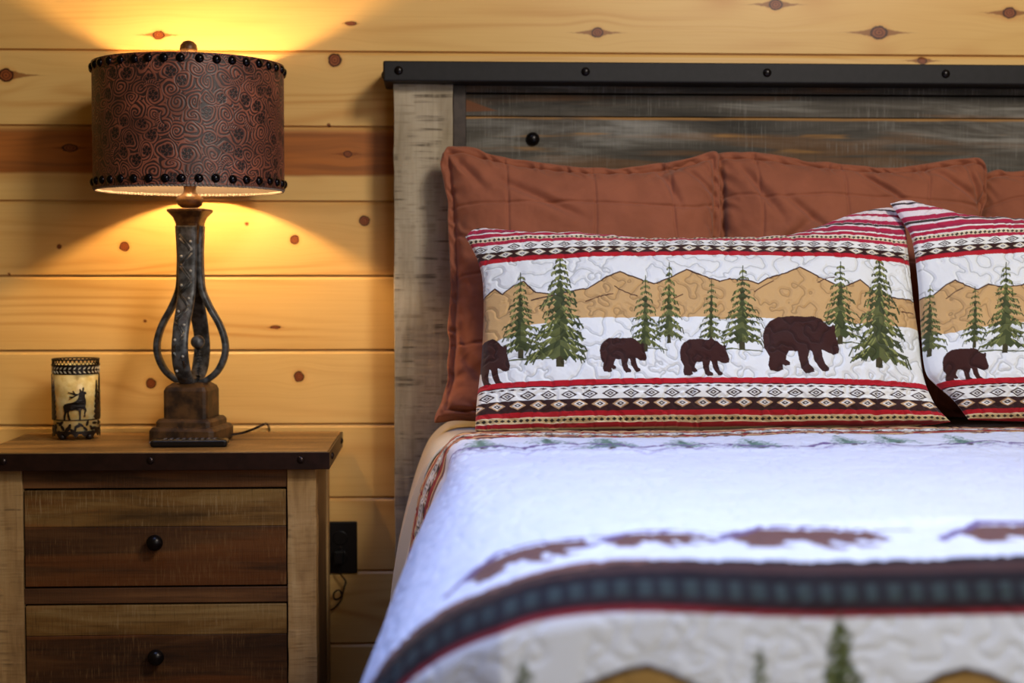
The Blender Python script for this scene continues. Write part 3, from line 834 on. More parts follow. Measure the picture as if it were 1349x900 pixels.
def quilt_print():
    """cloth of the bed quilt: across b (m, 0 at the bed's left edge) and along a (m, 0 at the head edge)"""
    s = 520
    c = Canvas(-.6, 0, 3.2, 1.85, s, (214, 219, 232))
    K = 1 / 690.
    def at(bx, ay): c.k = K; c.tx, c.ty = bx, ay
    W = c.W
    # head border: stripes parallel to the head edge
    H = lambda a0, a1, col: hband(c, a0, a1, col)
    H(0, .010, (120, 62, 40)); H(.010, .022, (206, 168, 116)); H(.022, .036, (150, 30, 36)); H(.036, .042, (206, 168, 116))
    X, Y = np.meshgrid(np.arange(W) / s, np.arange(int(.042 * s), int(.082 * s)) / s)
    c.a[int(.042 * s):int(.082 * s)] = diamonds(X, Y - .042, .04, .02, 2)
    H(.082, .098, (150, 36, 40)); H(.098, .106, (206, 168, 116)); H(.106, .118, (96, 52, 60)); H(.118, .124, (214, 190, 160))
    # first tier under the border: pines and hill lines
    rg = random.Random(5)
    for i in range(26):
        at(-.55 + i * .125 + rg.uniform(-.03, .03), .135 + rg.uniform(0, .03))
        draw_tree(c, 0, 0, rg.uniform(80, 120), rg.uniform(26, 40), 100 + i, (86, 120, 108), (150, 178, 160))  # washed-out teal greens: glare on the cloth put into the print colour
    at(0, 0)
    hl = [(-.6 + i * .04, .275 + .022 * math.sin(i * 1.1) + .014 * math.sin(i * 2.7)) for i in range(80)]
    c.k = 1
    c.stroke(hl, .012, (112, 92, 140)); c.stroke([(x + .01, y + .03) for x, y in hl], .006, (150, 140, 180))
    c.stroke([(x, y + .055) for x, y in hl], .004, (176, 170, 204))
    # bears of the last tier on the flat, and the brown ground strip before the foot border
    for bx, w, ay in ((.03, .16, 1.055), (.20, .13, 1.06), (.345, .19, 1.045), (.62, .16, 1.05), (.80, .2, 1.04), (1.05, .15, 1.05), (1.3, .18, 1.05), (1.6, .16, 1.05)):
        at(bx, ay); draw_bear(c, 0, 0, w * 690, w * 690 * .62, (104, 72, 66)); c.stroke([(-18, w * 300), (w * 200, -12), (w * 520, -9), (w * 820, 14)], 9, (108, 92, 130), 4)
    c.k = 1; c.tx = c.ty = 0
    gpts = [(-.6 + i * .02, 1.184 + .018 * vnoise(i * .21, 3.0) + (.06 * sstep(.20, .40, -.6 + i * .02))) for i in range(160)]
    c.poly([(float(x), float(y)) for x, y in gpts] + [(2.6, 1.232), (-.6, 1.232)], (112, 76, 66))
    return c

FOOT_A = 1.225          # along-length where the border at the foot starts
def quilt_colors(aa, bb):
    c = quilt_print()
    # foot border and the drop: woven bands, then the next scene
    s = 520
    H = lambda a0, a1, col: hband(c, a0, a1, col)
    H(1.227, 1.241, (22, 12, 17)); H(1.241, 1.258, (60, 38, 36)); H(1.258, 1.274, (20, 13, 18))
    X, Y = np.meshgrid(np.arange(c.W) / s, np.arange(int(1.272 * s), int(1.292 * s)) / s)
    r = c.a[int(1.272 * s):int(1.292 * s)]; r[:] = lin((26, 26, 32))
    r[(np.mod(X, .024) < .013)] = lin((46, 56, 57))
    H(1.292, 1.300, (34, 20, 26)); H(1.300, 1.308, (118, 26, 36))
    c.k = 1 / 690.
    K = 1 / 690.
    c.tx = c.ty = 0
    c.k = 1
    hills = [(-.6, 1.42), (-.2, 1.41), (.02, 1.42), (.12, 1.405), (.155, 1.393), (.20, 1.379), (.225, 1.374), (.25, 1.382), (.285, 1.397), (.33, 1.402), (.38, 1.392), (.42, 1.400), (.47, 1.402), (.505, 1.396), (.535, 1.380), (.56, 1.374), (.585, 1.380), (.63, 1.402), (.75, 1.40), (.82, 1.378), (.9, 1.398), (1.2, 1.375), (1.5, 1.40), (2.6, 1.39)]
    c.poly(hills + [(2.6, 1.54), (-.6, 1.54)], (150, 116, 62)); c.stroke(hills, .006, (60, 42, 26))
    c.poly([(-.6, 1.53), (2.6, 1.53), (2.6, 1.86), (-.6, 1.86)], (222, 222, 214))
    c.k = K
    for i, (bx, ay, h, w) in enumerate(((.093, 1.352, 140, 26), (.427, 1.312, 190, 40), (.342, 1.352, 130, 20), (.94, 1.31, 180, 40), (1.02, 1.34, 130, 28), (1.4, 1.31, 180, 40), (-.16, 1.32, 160, 36))):
        c.tx, c.ty = bx, ay; draw_tree(c, 0, 0, h, w, 300 + i, (56, 66, 40), (96, 104, 60))
    for bx, w in ((.15, .15), (.5, .1), (.62, .1), (1.1, .15)):
        c.tx, c.ty = bx, 1.56; draw_bear(c, 0, 0, w * 690, w * 690 * .7)
    c.k = 1; c.tx = c.ty = 0
    H(1.70, 1.72, RED); H(1.72, 1.78, (70, 40, 34)); H(1.78, 1.80, RED); H(1.80, 1.86, (206, 180, 134))
    return c.sample(bb, aa)

SEC_HEAD = [(BX, .732), (.5, .731), (.25, .731), (.12, .731), (.06, .730), (.0238, .7232), (-.0119, .6847), (-.0406, .6274), (-.0551, .5556), (-.068, .45), (-.08, .34)]
SEC_FOOT = [(BX, .7165), (.62, .7155), (.45, .7150), (.334, .7147), (.24, .7125), (.16, .7055), (.085, .690), (.018, .660), (-.035, .618), (-.075, .565), (-.108, .50), (-.132, .42), (-.145, .34)]
def build_quilt():
    na, nb = 520, 760
    Lf, Rr, drop = 1.235, .055, .46            # flat length, roll radius, foot drop
    a = np.concatenate([np.linspace(0, 1.0, 190, endpoint=False), np.linspace(1.0, 1.45, 230, endpoint=False), np.linspace(1.45, Lf + Rr * PI / 2 + drop, 100)])
    na = len(a)
    h, f = mirror_section(SEC_HEAD, nb), mirror_section(SEC_FOOT, nb)
    # y and drop along the length
    ang = np.clip((a - Lf) / Rr, 0, PI / 2)
    ov = np.clip(a - Lf - Rr * PI / 2, 0, None)
    Y = -.60 - np.minimum(a, Lf) - Rr * np.sin(ang) - ov * .07
    dz = -Rr * (1 - np.cos(ang)) - ov
    w = sstep(.0, 1.2, a)[:, None, None]
    S = h[None] * (1 - w) + f[None] * w
    P = np.empty((na, nb, 3))
    P[..., 0] = S[..., 0]; P[..., 1] = Y[:, None]; P[..., 2] = S[..., 1] + dz[:, None]
    # arc length across, zero at the point over the bed's left edge
    sl = np.concatenate([[0], np.cumsum(np.linalg.norm(np.diff(f, axis=0), axis=1))])
    b0 = np.interp(.0, f[:nb // 2, 0], sl[:nb // 2])
    bb = (sl - b0)[None, :] * np.ones((na, 1)); aa = a[:, None] * np.ones((1, nb))
    # rounded plan at the corner of the bed: the cloth there turns in
    cor = np.clip(.06 - P[..., 0], 0, None)
    P[..., 1] += np.clip(cor, 0, .2) * .55 * sstep(.9, 1.3, aa)
    corr = np.clip(P[..., 0] - (2 * BX - .06), 0, None)
    P[..., 1] += np.clip(corr, 0, .2) * .55 * sstep(.9, 1.3, aa)
    tuck = .028 * sstep(.0, .15, aa) * (1 - sstep(.15, .6, aa)) * (1 - sstep(.66, .72, S[..., 1]))
    P[..., 0] += np.where(P[..., 0] < BX, 1, -1) * tuck
    P[..., 2] = np.maximum(P[..., 2], .06 + .02 * vnoise(bb * 20, aa * 3))
    puff, thread = stipple(bb, aa, 13, 40.0)
    top = sstep(.60, .70, S[..., 1]) * (1 - sstep(0, .5, ang)[:, None])
    z = (fbm(bb * 3.2, aa * 5.0, 31) - .5) * .012 + (fbm(bb * 9, aa * 12, 33) - .5) * .005
    rid = lambda c0, s0, wd, ht: np.exp(-((aa - c0 - s0 * bb) / wd) ** 2) * ht
    z += rid(.98, .06, .012, .004) * sstep(.1, .3, bb) * (1 - sstep(.55, .8, bb)) + rid(1.03, -.03, .012, .0035) * sstep(.4, .6, bb)
    z += rid(.34, .02, .01, .003)
    z += puff * .0022
    P[..., 2] += z * (.35 + .65 * top) * (1 - .85 * sstep(.6, 1.5, ang)[:, None])
    front = sstep(.6, 1.5, ang)[:, None] * np.ones((1, nb))
    P[..., 1] -= front * (puff * .0012 + (fbm(bb * 4, aa * 4, 41) - .5) * .008)
    side = 1 - sstep(.56, .68, S[..., 1])
    P[..., 0] += np.where(bb < 1, -1, 1) * side * (puff * .003 + (fbm(aa * 5, bb * 2, 44) - .5) * .014)
    col = quilt_colors(aa + .020 * (1 - sstep(.08, .42, bb)) * sstep(1.1, 1.26, aa) - .011 * sstep(1.12, 1.2, aa) * (1 - sstep(1.31, 1.35, aa)), bb)
    col = col * (1 - (thread * .10)[..., None])
    me = grid_mesh('quilt', P, col, flip=True)
    o = link('quilt', me, M['quilt'])
    so = o.modifiers.new('thick', 'SOLIDIFY'); so.thickness = .008; so.offset = -1
    tag(o, 'white bear print quilt spread over the bed with dark woven borders', 'quilt')
build_quilt()

def build_sheet():
    n, na = 260, 40
    sec = [(BX, .709), (.5, .709), (.2, .709), (.10, .709), (.05, .712), (.0099, .7055), (-.0271, .672), (-.0524, .6137), (-.0742, .5395), (-.0915, .46), (-.104, .36)]
    h = mirror_section(sec, n)
    a = np.linspace(0, 1, na)
    P = np.empty((na, n, 3))
    P[..., 0] = h[None, :, 0]; P[..., 2] = h[None, :, 1]
    P[..., 1] = (-.16 - .432 * a)[:, None]
    side = 1 - sstep(.55, .70, h[None, :, 1])
    sgn = np.where(h[None, :, 0] < BX, 1, -1)
    P[..., 0] += sgn * side * ((a[:, None] > .88) * .018 + (vnoise(a[:, None] * 5, h[None, :, 1] * 2, 3) - .5) * .008)
    me = grid_mesh('bed_sheet', P, None, flip=True)
    o = link('bed_sheet', me, M['cream_sheet'])
    so = o.modifiers.new('thick', 'SOLIDIFY'); so.thickness = .004; so.offset = -1
    tag(o, 'cream bed sheet showing as a narrow strip beside the head end of the quilt', 'sheet')
build_sheet()

# ------------------------------------------------------------------ nightstand
ns = empty('nightstand', (-.5767, -.21, 0))
tag(ns, 'rustic brown two drawer nightstand with riveted iron strap around its top', 'nightstand')
NX, NY = -.5767, -.21
def nb(name, x0, x1, y0, y1, z0, z1, m, parent=ns, bevel=.0015, seg=2):
    o = obj(name, box(x0 - NX, x1 - NX, y0 - NY, y1 - NY, z0, z1), m, parent, bevel=bevel, seg=seg)
    return o
nb('top_board', -.923, -.230, -.416, -.019, .638, .6725, M['ns_top'])
bm = bmesh.new()
for q in ((-.927, -.226, -.420, -.4155), (-.927, -.923, -.4155, -.0195), (-.230, -.226, -.4155, -.0195), (-.927, -.226, -.0195, -.015)):
    add_box(bm, q[0] - NX, q[1] - NX, q[2] - NY, q[3] - NY, .6365, .6705)
strap = obj('iron_strap', bm, M['iron_strap'], ns, bevel=.0008)
sr = dome_mesh('strap_rivet', .0075, .005)
place_studs('rivet', sr, M['rivet'], strap, [(x - NX, -.42 - NY, .656) for x in (-.868, -.5795, -.2830)], (PI / 2, 0, 0))
place_studs('rivet', sr, M['rivet'], strap, [(-.226 - NX, y - NY, .656) for y in (-.35, -.07)], (0, PI / 2, 0))
place_studs('rivet', sr, M['rivet'], strap, [(-.927 - NX, y - NY, .656) for y in (-.35, -.07)], (0, -PI / 2, 0))
for x0, x1 in ((-.8977, -.84), (-.3133, -.2556)):
    o = obj('front_post', rough_post(x0 - NX, x1 - NX, -.39 - NY, -.34 - NY, 0, .6365), M['ns_post'], ns, bevel=.0015)
    nb('rear_post', x0, x1, -.075, -.025, 0, .6365, M['ns_post'])
    xs = (x0 + .004, x0 + .02) if x0 < -.5 else (x1 - .02, x1 - .004)
    nb('side_panel', xs[0], xs[1], -.34, -.075, .12, .6365, M['ns_side'])
nb('top_rail', -.84, -.3133, -.384, -.36, .5965, .6365, M['ns_rail'])
nb('middle_rail', -.84, -.3133, -.384, -.36, .363, .3945, M['ns_rail'])
nb('bottom_rail', -.84, -.3133, -.384, -.36, .10, .165, M['ns_rail'])
nb('back_panel', -.84, -.3133, -.045, -.03, .12, .6365, M['ns_side'])
nb('interior', -.836, -.318, -.366, -.352, .13, .62, M['dark_gap'])
kb = lathe([(.006, .0), (.006, .012), (.013, .0155), (.0165, .022), (.0165, .026), (.0135, .032), (.007, .0355), (.001, .0365)], 28)
bmesh.ops.recalc_face_normals(kb, faces=kb.faces)
kme = bpy.data.meshes.new('knob'); kb.to_mesh(kme); kb.free(); kme.materials.append(M['knob'])
kme.polygons.foreach_set('use_smooth', [True] * len(kme.polygons))
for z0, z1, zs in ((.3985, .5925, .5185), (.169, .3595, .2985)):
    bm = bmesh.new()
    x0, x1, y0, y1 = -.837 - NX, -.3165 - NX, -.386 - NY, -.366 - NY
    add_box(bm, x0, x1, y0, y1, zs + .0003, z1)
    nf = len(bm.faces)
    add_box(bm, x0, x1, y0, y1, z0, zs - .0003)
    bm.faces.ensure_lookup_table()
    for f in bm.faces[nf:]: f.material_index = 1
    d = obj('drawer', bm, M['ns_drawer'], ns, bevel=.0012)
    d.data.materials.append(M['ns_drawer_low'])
    k = bpy.data.objects.new('knob', kme); COL.objects.link(k); k.parent = d
    k.location = (-.5752 - NX, -.386 - NY, (z0 + z1) / 2 - .006); k.rotation_euler = (PI / 2, 0, 0)

# ------------------------------------------------------------------ table lamp
LX, LY, LZ = -.532, -.2095, .6732
lamp = empty('table_lamp', (LX, LY, LZ))
tag(lamp, 'lit table lamp with tooled leather drum shade and scrolled iron body on the nightstand', 'lamp')
LR = R(-9)
def zz(z): return z - LZ
base = obj('base', lathe([(.069, 0), (.0725, .004), (.0725, .026), (.067, .033), (.061, .034), (.061, .044), (.0555, .050), (.049, .051)], 64, 14, LR), M['lampwood'], lamp, bevel=.001)
obj('plinth', lathe([(.0475, .0495), (.0475, .108), (.044, .116), (.033, .124), (.02, .125)], 64, 14, LR), M['lampwood'], lamp, bevel=.001)
def strap_profile():
    return catmull([(.0235, zz(1.128)), (.0215, zz(1.08)), (.022, zz(1.03)), (.026, zz(.992)), (.042, zz(.955)), (.062, zz(.920)), (.0735, zz(.885)), (.073, zz(.855)), (.058, zz(.823)), (.034, zz(.803)), (.012, zz(.797))], 90)
_sb = bmesh.new(); bmesh.ops.create_uvsphere(_sb, u_segments=12, v_segments=8, radius=.0032)
STUD = bpy.data.meshes.new('stud'); _sb.to_mesh(STUD); _sb.free(); STUD.materials.append(M['ridge'])
STUD.polygons.foreach_set('use_smooth', [True] * len(STUD.polygons))
def make_strap(name, az, wscale=1.0, zig=True):
    P = strap_profile(); n = len(P)
    st = empty_dir = None
    ca, sa = math.cos(az), math.sin(az)
    bm = bmesh.new(); rings = []
    T = np.gradient(P, axis=0); T /= np.linalg.norm(T, axis=1)[:, None]
    wd = np.interp(P[:, 1], [zz(.797), zz(.83), zz(.9), zz(1.0), zz(1.12)], [.0155, .0175, .0165, .019, .0215]) * wscale
    for (r, z), (tr, tz), w in zip(P, T, wd):
        nr, nz = -tz, tr                     # outward normal of the bar
        if nr < 0: nr, nz = -nr, -nz
        ring = []
        for t, s in ((.0055, -.85), (.0068, -.4), (.0068, .4), (.0055, .85), (.002, 1), (-.004, 1), (-.0055, .8), (-.0055, -.8), (-.004, -1), (.002, -1)):
            rr, q = r + nr * t, z + nz * t
            ring.append(bm.verts.new((rr * ca - s * w * sa, rr * sa + s * w * ca, q)))
        rings.append(ring)
    for a, b in zip(rings, rings[1:]):
        for k in range(10): bm.faces.new((a[k], a[(k + 1) % 10], b[(k + 1) % 10], b[k]))
    bm.faces.new(rings[0]); bm.faces.new(rings[-1])
    o = obj(name, bm, M['lampiron'], lamp, smooth=True)
    if zig:
        zb = bmesh.new()
        L = np.concatenate([[0], np.cumsum(np.linalg.norm(np.diff(P, axis=0), axis=1))])
        def onbar(l, s, lift):
            r = np.interp(l, L, P[:, 0]); z = np.interp(l, L, P[:, 1]); tr = np.interp(l, L, T[:, 0]); tz = np.interp(l, L, T[:, 1])
            w = np.interp(l, L, wd); nr, nz = -tz, tr
            if nr < 0: nr, nz = -nr, -nz
            rr = r + nr * lift
            return (rr * ca - s * w * sa, rr * sa + s * w * ca, z + nz * lift)
        step = .031; l = .022; side = -1
        for off in (0, .008):
            pts = []; l = .018 + off; side = -1
            while l < L[-1] - .06:
                pts.append(onbar(l, side * .62, .0068)); l += step; side = -side
            for p, q in zip(pts, pts[1:]): tube([p, q], .0026, 6, zb)
        l = .018 + step * .5; side = 1
        k = 0
        spots = []
        while l < L[-1] - .05:
            spots.append(onbar(l, side * .5, .0075)); l += step; side = -side
        obj('zigzag_ridge', zb, M['ridge'], o, smooth=True)
        for p in spots:
            q = bpy.data.objects.new('stud', STUD); COL.objects.link(q); q.parent = o; q.location = p
    return o
for k in range(4):
    make_strap('iron_scroll_arm', -PI / 2 + LR + k * PI / 2, 1.0 if k % 2 == 0 else .62, zig=(k % 2 == 0))
ball = bmesh.new(); bmesh.ops.create_uvsphere(ball, u_segments=24, v_segments=16, radius=.0145, matrix=Matrix.Translation((.0185, -.03, zz(.884))))
tube([(.0185, -.03, zz(.876)), (.022, -.028, zz(.84)), (.014, -.012, zz(.80))], .0055, 10, ball, 14)
obj('ball_scroll', ball, M['lampiron'], lamp, smooth=True)
obj('flared_collar', lathe([(.023, zz(1.090)), (.0235, zz(1.115)), (.026, zz(1.133)), (.031, zz(1.146)), (.0395, zz(1.156)), (.0415, zz(1.1575)), (.0415, zz(1.162)), (.036, zz(1.164)), (.012, zz(1.164))], 56, 6, LR), M['bronze'], lamp)
obj('neck', lathe([(.014, zz(1.163)), (.017, zz(1.166)), (.0255, zz(1.172)), (.0285, zz(1.180)), (.0265, zz(1.188)), (.019, zz(1.194)), (.0135, zz(1.198)), (.0125, zz(1.206)), (.0145, zz(1.214)), (.0145, zz(1.245)), (.008, zz(1.25)), (.008, zz(1.275))], 36), M['bronze'], lamp, smooth=True)
obj('socket', lathe([(.008, zz(1.27)), (.017, zz(1.276)), (.017, zz(1.305)), (.012, zz(1.31))], 24), M['bronze'], lamp, smooth=True)
bb_ = bmesh.new(); bmesh.ops.create_uvsphere(bb_, u_segments=20, v_segments=14, radius=.024, matrix=Matrix.Translation((0, 0, zz(1.335))))
obj('bulb', bb_, M['bulb'], lamp, smooth=True)
hp = bmesh.new()
for s in (-1, 1):
    tube([(s * .008, 0, zz(1.262)), (s * .06, 0, zz(1.30)), (s * .065, 0, zz(1.37)), (s * .035, 0, zz(1.45)), (0, 0, zz(1.466))], .002, 8, hp, 26)
for k in range(3):
    a = 2 * PI * k / 3 + .4
    tube([(0, 0, zz(1.466)), (.1 * math.cos(a), .1 * math.sin(a), zz(1.462)), (.1965 * math.cos(a), .1965 * math.sin(a), zz(1.4625))], .0022, 8, hp)
obj('harp', hp, M['bronze'], lamp, smooth=True)
obj('finial', lathe([(.006, zz(1.466)), (.006, zz(1.486)), (.016, zz(1.490)), (.0185, zz(1.498)), (.017, zz(1.507)), (.011, zz(1.514)), (.002, zz(1.517))], 28), M['bronze'], lamp, smooth=True)

# leather shade
SR, SZ0, SZ1 = .1975, 1.204, 1.4645
def shade_tooling():
    w, h = 2 * PI * SR, SZ1 - SZ0
    c = Canvas(0, 0, w, h, 1750, (52, 30, 28))
    ln, dk, rose = (150, 84, 64), (24, 14, 18), (112, 62, 50)
    rg = random.Random(3)
    def wrap(fn, x, y, *a):
        for dx in (-w, 0, w):
            if -.05 < x + dx < w + .05: fn(x + dx, y, *a)
    pts = []
    for _ in range(9000):
        x, y = rg.uniform(0, w), rg.uniform(-.005, h + .005)
        if all(min(abs(x - a), w - abs(x - a)) ** 2 + (y - b) ** 2 > .0265 ** 2 for a, b in pts): pts.append((x, y))
    # scrolls: every seed winds a spiral that meets its neighbours' spirals
    X, Y = np.meshgrid((np.arange(c.W) + .5) / c.s, (np.arange(c.H) + .5) / c.s)
    Xw = X + (vnoise(X * 45, Y * 45, 2) - .5) * .012; Yw = Y + (vnoise(X * 45, Y * 45, 5) - .5) * .012
    best = np.full(X.shape, 9.0); F = np.zeros(X.shape)
    for x, y in pts:
        hand = rg.choice((-1, 1)); ph = rg.random()
        for dx in (-w, 0, w):
            if not -.06 < x + dx < w + .06: continue
            ex, ey = Xw - x - dx, Yw - y
            dd = np.hypot(ex, ey * 1.05)
            m = dd < best
            best[m] = dd[m]
            F[m] = (dd / .0070 + hand * np.arctan2(ey, ex) / (2 * PI) * (1 + int(ph * 2)) + ph)[m]
    fr = np.abs(np.mod(F, 1) - .5) * 2
    thick = .50 + .35 * (vnoise(X * 60, Y * 60, 9) - .5)
    line = sstep(thick - .14, thick + .14, fr)[..., None]
    tone = vnoise(X * 24, Y * 24, 15)[..., None]
    c.a[:] = c.a * (1 - line) + (np.array(lin(ln)) * (.55 + .6 * tone)) * line
    def leaf(x, y, r, a, s):
        mid = [(x + r * t * math.cos(a + s * .9 * t), y + r * t * math.sin(a + s * .9 * t)) for t in np.linspace(0, 1, 9)]
        c.stroke(mid, .0052, dk, .0018)
        for i in range(1, 8):
            px, py = mid[i]
            for q in (-1, 1):
                b = a + s * .9 * i / 8 + q * .95
                L = r * .42 * math.sin(PI * (i + 1) / 10)
                lobe = [(px, py), (px + L * .6 * math.cos(b), py + L * .6 * math.sin(b)), (px + L * math.cos(b - q * .5), py + L * math.sin(b - q * .5))]
                c.stroke(lobe, .0044, dk, .0022); c.stroke(lobe, .0018, ln, .0010)
        c.stroke(mid, .0018, ln, .001)
    def flower(x, y, r, a0):
        for k in range(6):
            a = a0 + k * PI / 3
            cx, cy = x + r * .62 * math.cos(a), y + r * .62 * math.sin(a)
            pts = [(cx + r * .42 * math.cos(t), cy + r * .42 * math.sin(t)) for t in np.linspace(0, 2 * PI, 14)]
            c.poly(pts, dk); c.stroke(pts, .0014, (108, 58, 46))
        c.poly([(x + r * .45 * math.cos(t), y + r * .45 * math.sin(t)) for t in np.linspace(0, 2 * PI, 14)], dk)
        c.stroke([(x + r * .2 * math.cos(t), y + r * .2 * math.sin(t)) for t in np.linspace(0, 2 * PI, 8)], .0012, rose)
    for i, (x, y) in enumerate(pts):
        if i % 5 in (0, 2): wrap(lambda a, b, *k: flower(a, b, *k), x, y, rg.uniform(.0095, .0125), rg.uniform(0, 1))
        elif i % 5 == 3: wrap(lambda a, b, *k: leaf(a, b, *k), x + .008, y, rg.uniform(.024, .034), rg.uniform(0, 6.28), rg.choice((-1, 1)))
    return c
def build_shade():
    nu, nv = 1500, 320
    c = shade_tooling()
    th = np.linspace(0, 2 * PI, nu, endpoint=False)[None, :] * np.ones((nv, 1)); v = np.linspace(0, 1, nv)[:, None] * np.ones((1, nu))
    col = c.sample(th * SR, v * (SZ1 - SZ0))
    lum = col.sum(-1)
    r = SR + (np.clip(lum / np.percentile(lum, 98), 0, 1) - .5) * .0007
    r = r + .0012 * (1 - sstep(0, .02, v)) + .0012 * sstep(.98, 1, v)
    P = np.stack([r * np.cos(th), r * np.sin(th), zz(SZ1) - v * (SZ1 - SZ0)], -1)
    me = grid_mesh('lamp_shade', P, col, wrapu=True, flip=True)
    o = link('lamp_shade', me, M['leather'], lamp)
    # liner: inner wall with a rolled cream rim
    n = 180
    pr = [(SR - .0015, SZ0 + .0008), (SR - .0015, SZ1 - .001), (SR - .0045, SZ1 - .001), (SR - .0045, SZ0 + .0008)]
    l = obj('shade_liner', lathe([(a, zz(b)) for a, b in pr], 96, close=True), M['liner'], o, smooth=False)
    l.data.polygons.foreach_set('use_smooth', [True] * len(l.data.polygons))
    tr = bmesh.new()
    for k in range(150):                         # whip-stitched lower edge
        a = 2 * PI * k / 150
        rr = SR - .003
        bmesh.ops.create_uvsphere(tr, u_segments=8, v_segments=6, radius=.0042, matrix=Matrix.Translation((rr * math.cos(a), rr * math.sin(a), zz(SZ0 - .0012))) @ Matrix.Rotation(a, 4, 'Z') @ Matrix.Diagonal((.7, 1.15, .8, 1)))
    obj('stitched_edge', tr, M['liner'], o, smooth=True)
    nm = dome_mesh('nail', .0092, .0068, 18, 7); nm.materials.append(M['nail'])
    for z in (SZ1 - .0115, SZ0 + .0125):
        for k in range(37):
            a = 2 * PI * (k + .3) / 37 + random.uniform(-.012, .012)
            q = bpy.data.objects.new('nailhead', nm); COL.objects.link(q); q.parent = o
            q.location = (SR * math.cos(a), SR * math.sin(a), zz(z) + random.uniform(-.0008, .0008))
            q.rotation_euler = (0, PI / 2, a)
build_shade()
# cord over the nightstand, down behind it, a curl below the outlet and the plug
def lp(x, y, z): return (x - LX, y - LY, z - LZ)
cord = obj('cord', tube([lp(-.47, -.20, .682), lp(-.44, -.15, .6815), lp(-.425, -.09, .682), lp(-.405, -.045, .688), lp(-.398, -.020, .690), lp(-.392, -.0085, .680), lp(-.391, -.0075, .66), lp(-.388, -.0075, .6), lp(-.36, -.0085, .42),
                        lp(-.30, -.010, .30), lp(-.262, -.014, .265), lp(-.2385, -.016, .277), lp(-.2285, -.020, .296), lp(-.235, -.028, .3125), lp(-.247, -.028, .305), lp(-.245, -.024, .290), lp(-.23, -.018, .296), lp(-.2235, -.018, .318), lp(-.2205, -.02, .331), lp(-.2305, -.022, .345), lp(-.237, -.024, .362), lp(-.236, -.03, .375)], .0028, 8, None, 260), M['cord'], lamp, smooth=True)
obj('plug', box(-.246 - LX, -.225 - LX, -.036 - LY, -.006 - LY, .372 - LZ, .402 - LZ), M['blackplastic'], cord, bevel=.003, seg=3)

# ------------------------------------------------------------------ outlet
ot = empty('wall_outlet', (-.2335, 0, .405))
tag(ot, 'black wall outlet low on the pine wall between nightstand and bed', 'outlet')
obj('cover_plate', box(-.0385, .0385, -.006, .002, -.0595, .0595), M['blackplastic'], ot, bevel=.003, seg=3)
for z in (-.022, .022):
    obj('receptacle', lathe([(.0165, 0), (.0165, .0035), (.015, .0045), (.002, .0045)], 28), M['blackplastic'], ot, smooth=False)
    q = ot.children[-1]
for q, z in zip([c for c in ot.children if c.name.startswith('receptacle')], (-.022, .022)):
    q.location = (0, -.004, z); q.rotation_euler = (PI / 2, 0, 0)
obj('screw', lathe([(.003, 0), (.003, .002), (.001, .0025)], 14), M['rivet'], ot)
sc = ot.children[-1]
for c_ in ot.children:
    if c_.name.startswith('screw'): c_.location = (0, -.006, 0); c_.rotation_euler = (PI / 2, 0, 0)

# ------------------------------------------------------------------ remote control
rm = empty('remote_control', (-.5185, -.3185, .6728), (0, 0, R(1.5)))
tag(rm, 'slim black remote control lying in front of the lamp base', 'remote control')
def remote_body():
    sec = [(-.0205, .004), (-.0185, .0005), (.0185, .0005), (.0205, .004), (.0215, .0125), (.0185, .0155), (-.0185, .0155), (-.0215, .0125)]
    bm = bmesh.new(); rings = []
    for x, k in ((-.0775, .55), (-.0755, .85), (-.071, 1), (.071, 1), (.0755, .85), (.0775, .55)):
        rings.append([bm.verts.new((x, y * (.75 + .25 * k), .008 + (z - .008) * k)) for y, z in sec])
    for a, b in zip(rings, rings[1:]):
        for i in range(8): bm.faces.new((a[i], a[(i + 1) % 8], b[(i + 1) % 8], b[i]))
    bm.faces.new(rings[0]); bm.faces.new(rings[-1])
    return bm
obj('body', remote_body(), M['blackplastic'], rm, bevel=.001)
btn = lathe([(.0037, -.001), (.0037, .0003), (.003, .0008), (.0005, .0009)], 14)
bmesh.ops.recalc_face_normals(btn, faces=btn.faces)
bme = bpy.data.meshes.new('button'); btn.to_mesh(bme); btn.free(); bme.materials.append(M['button'])
for i in range(9):
    for j in range(3):
        q = bpy.data.objects.new('button', bme); COL.objects.link(q); q.parent = rm
        q.location = (-.05 + i * .0125, (j - 1) * .011, .0155)
eb = bmesh.new(); bmesh.ops.create_uvsphere(eb, u_segments=14, v_segments=10, radius=.0035, matrix=Matrix.Translation((-.0775, -.008, .0085)))
obj('emitter_lens', eb, M['lens'], rm, smooth=True)

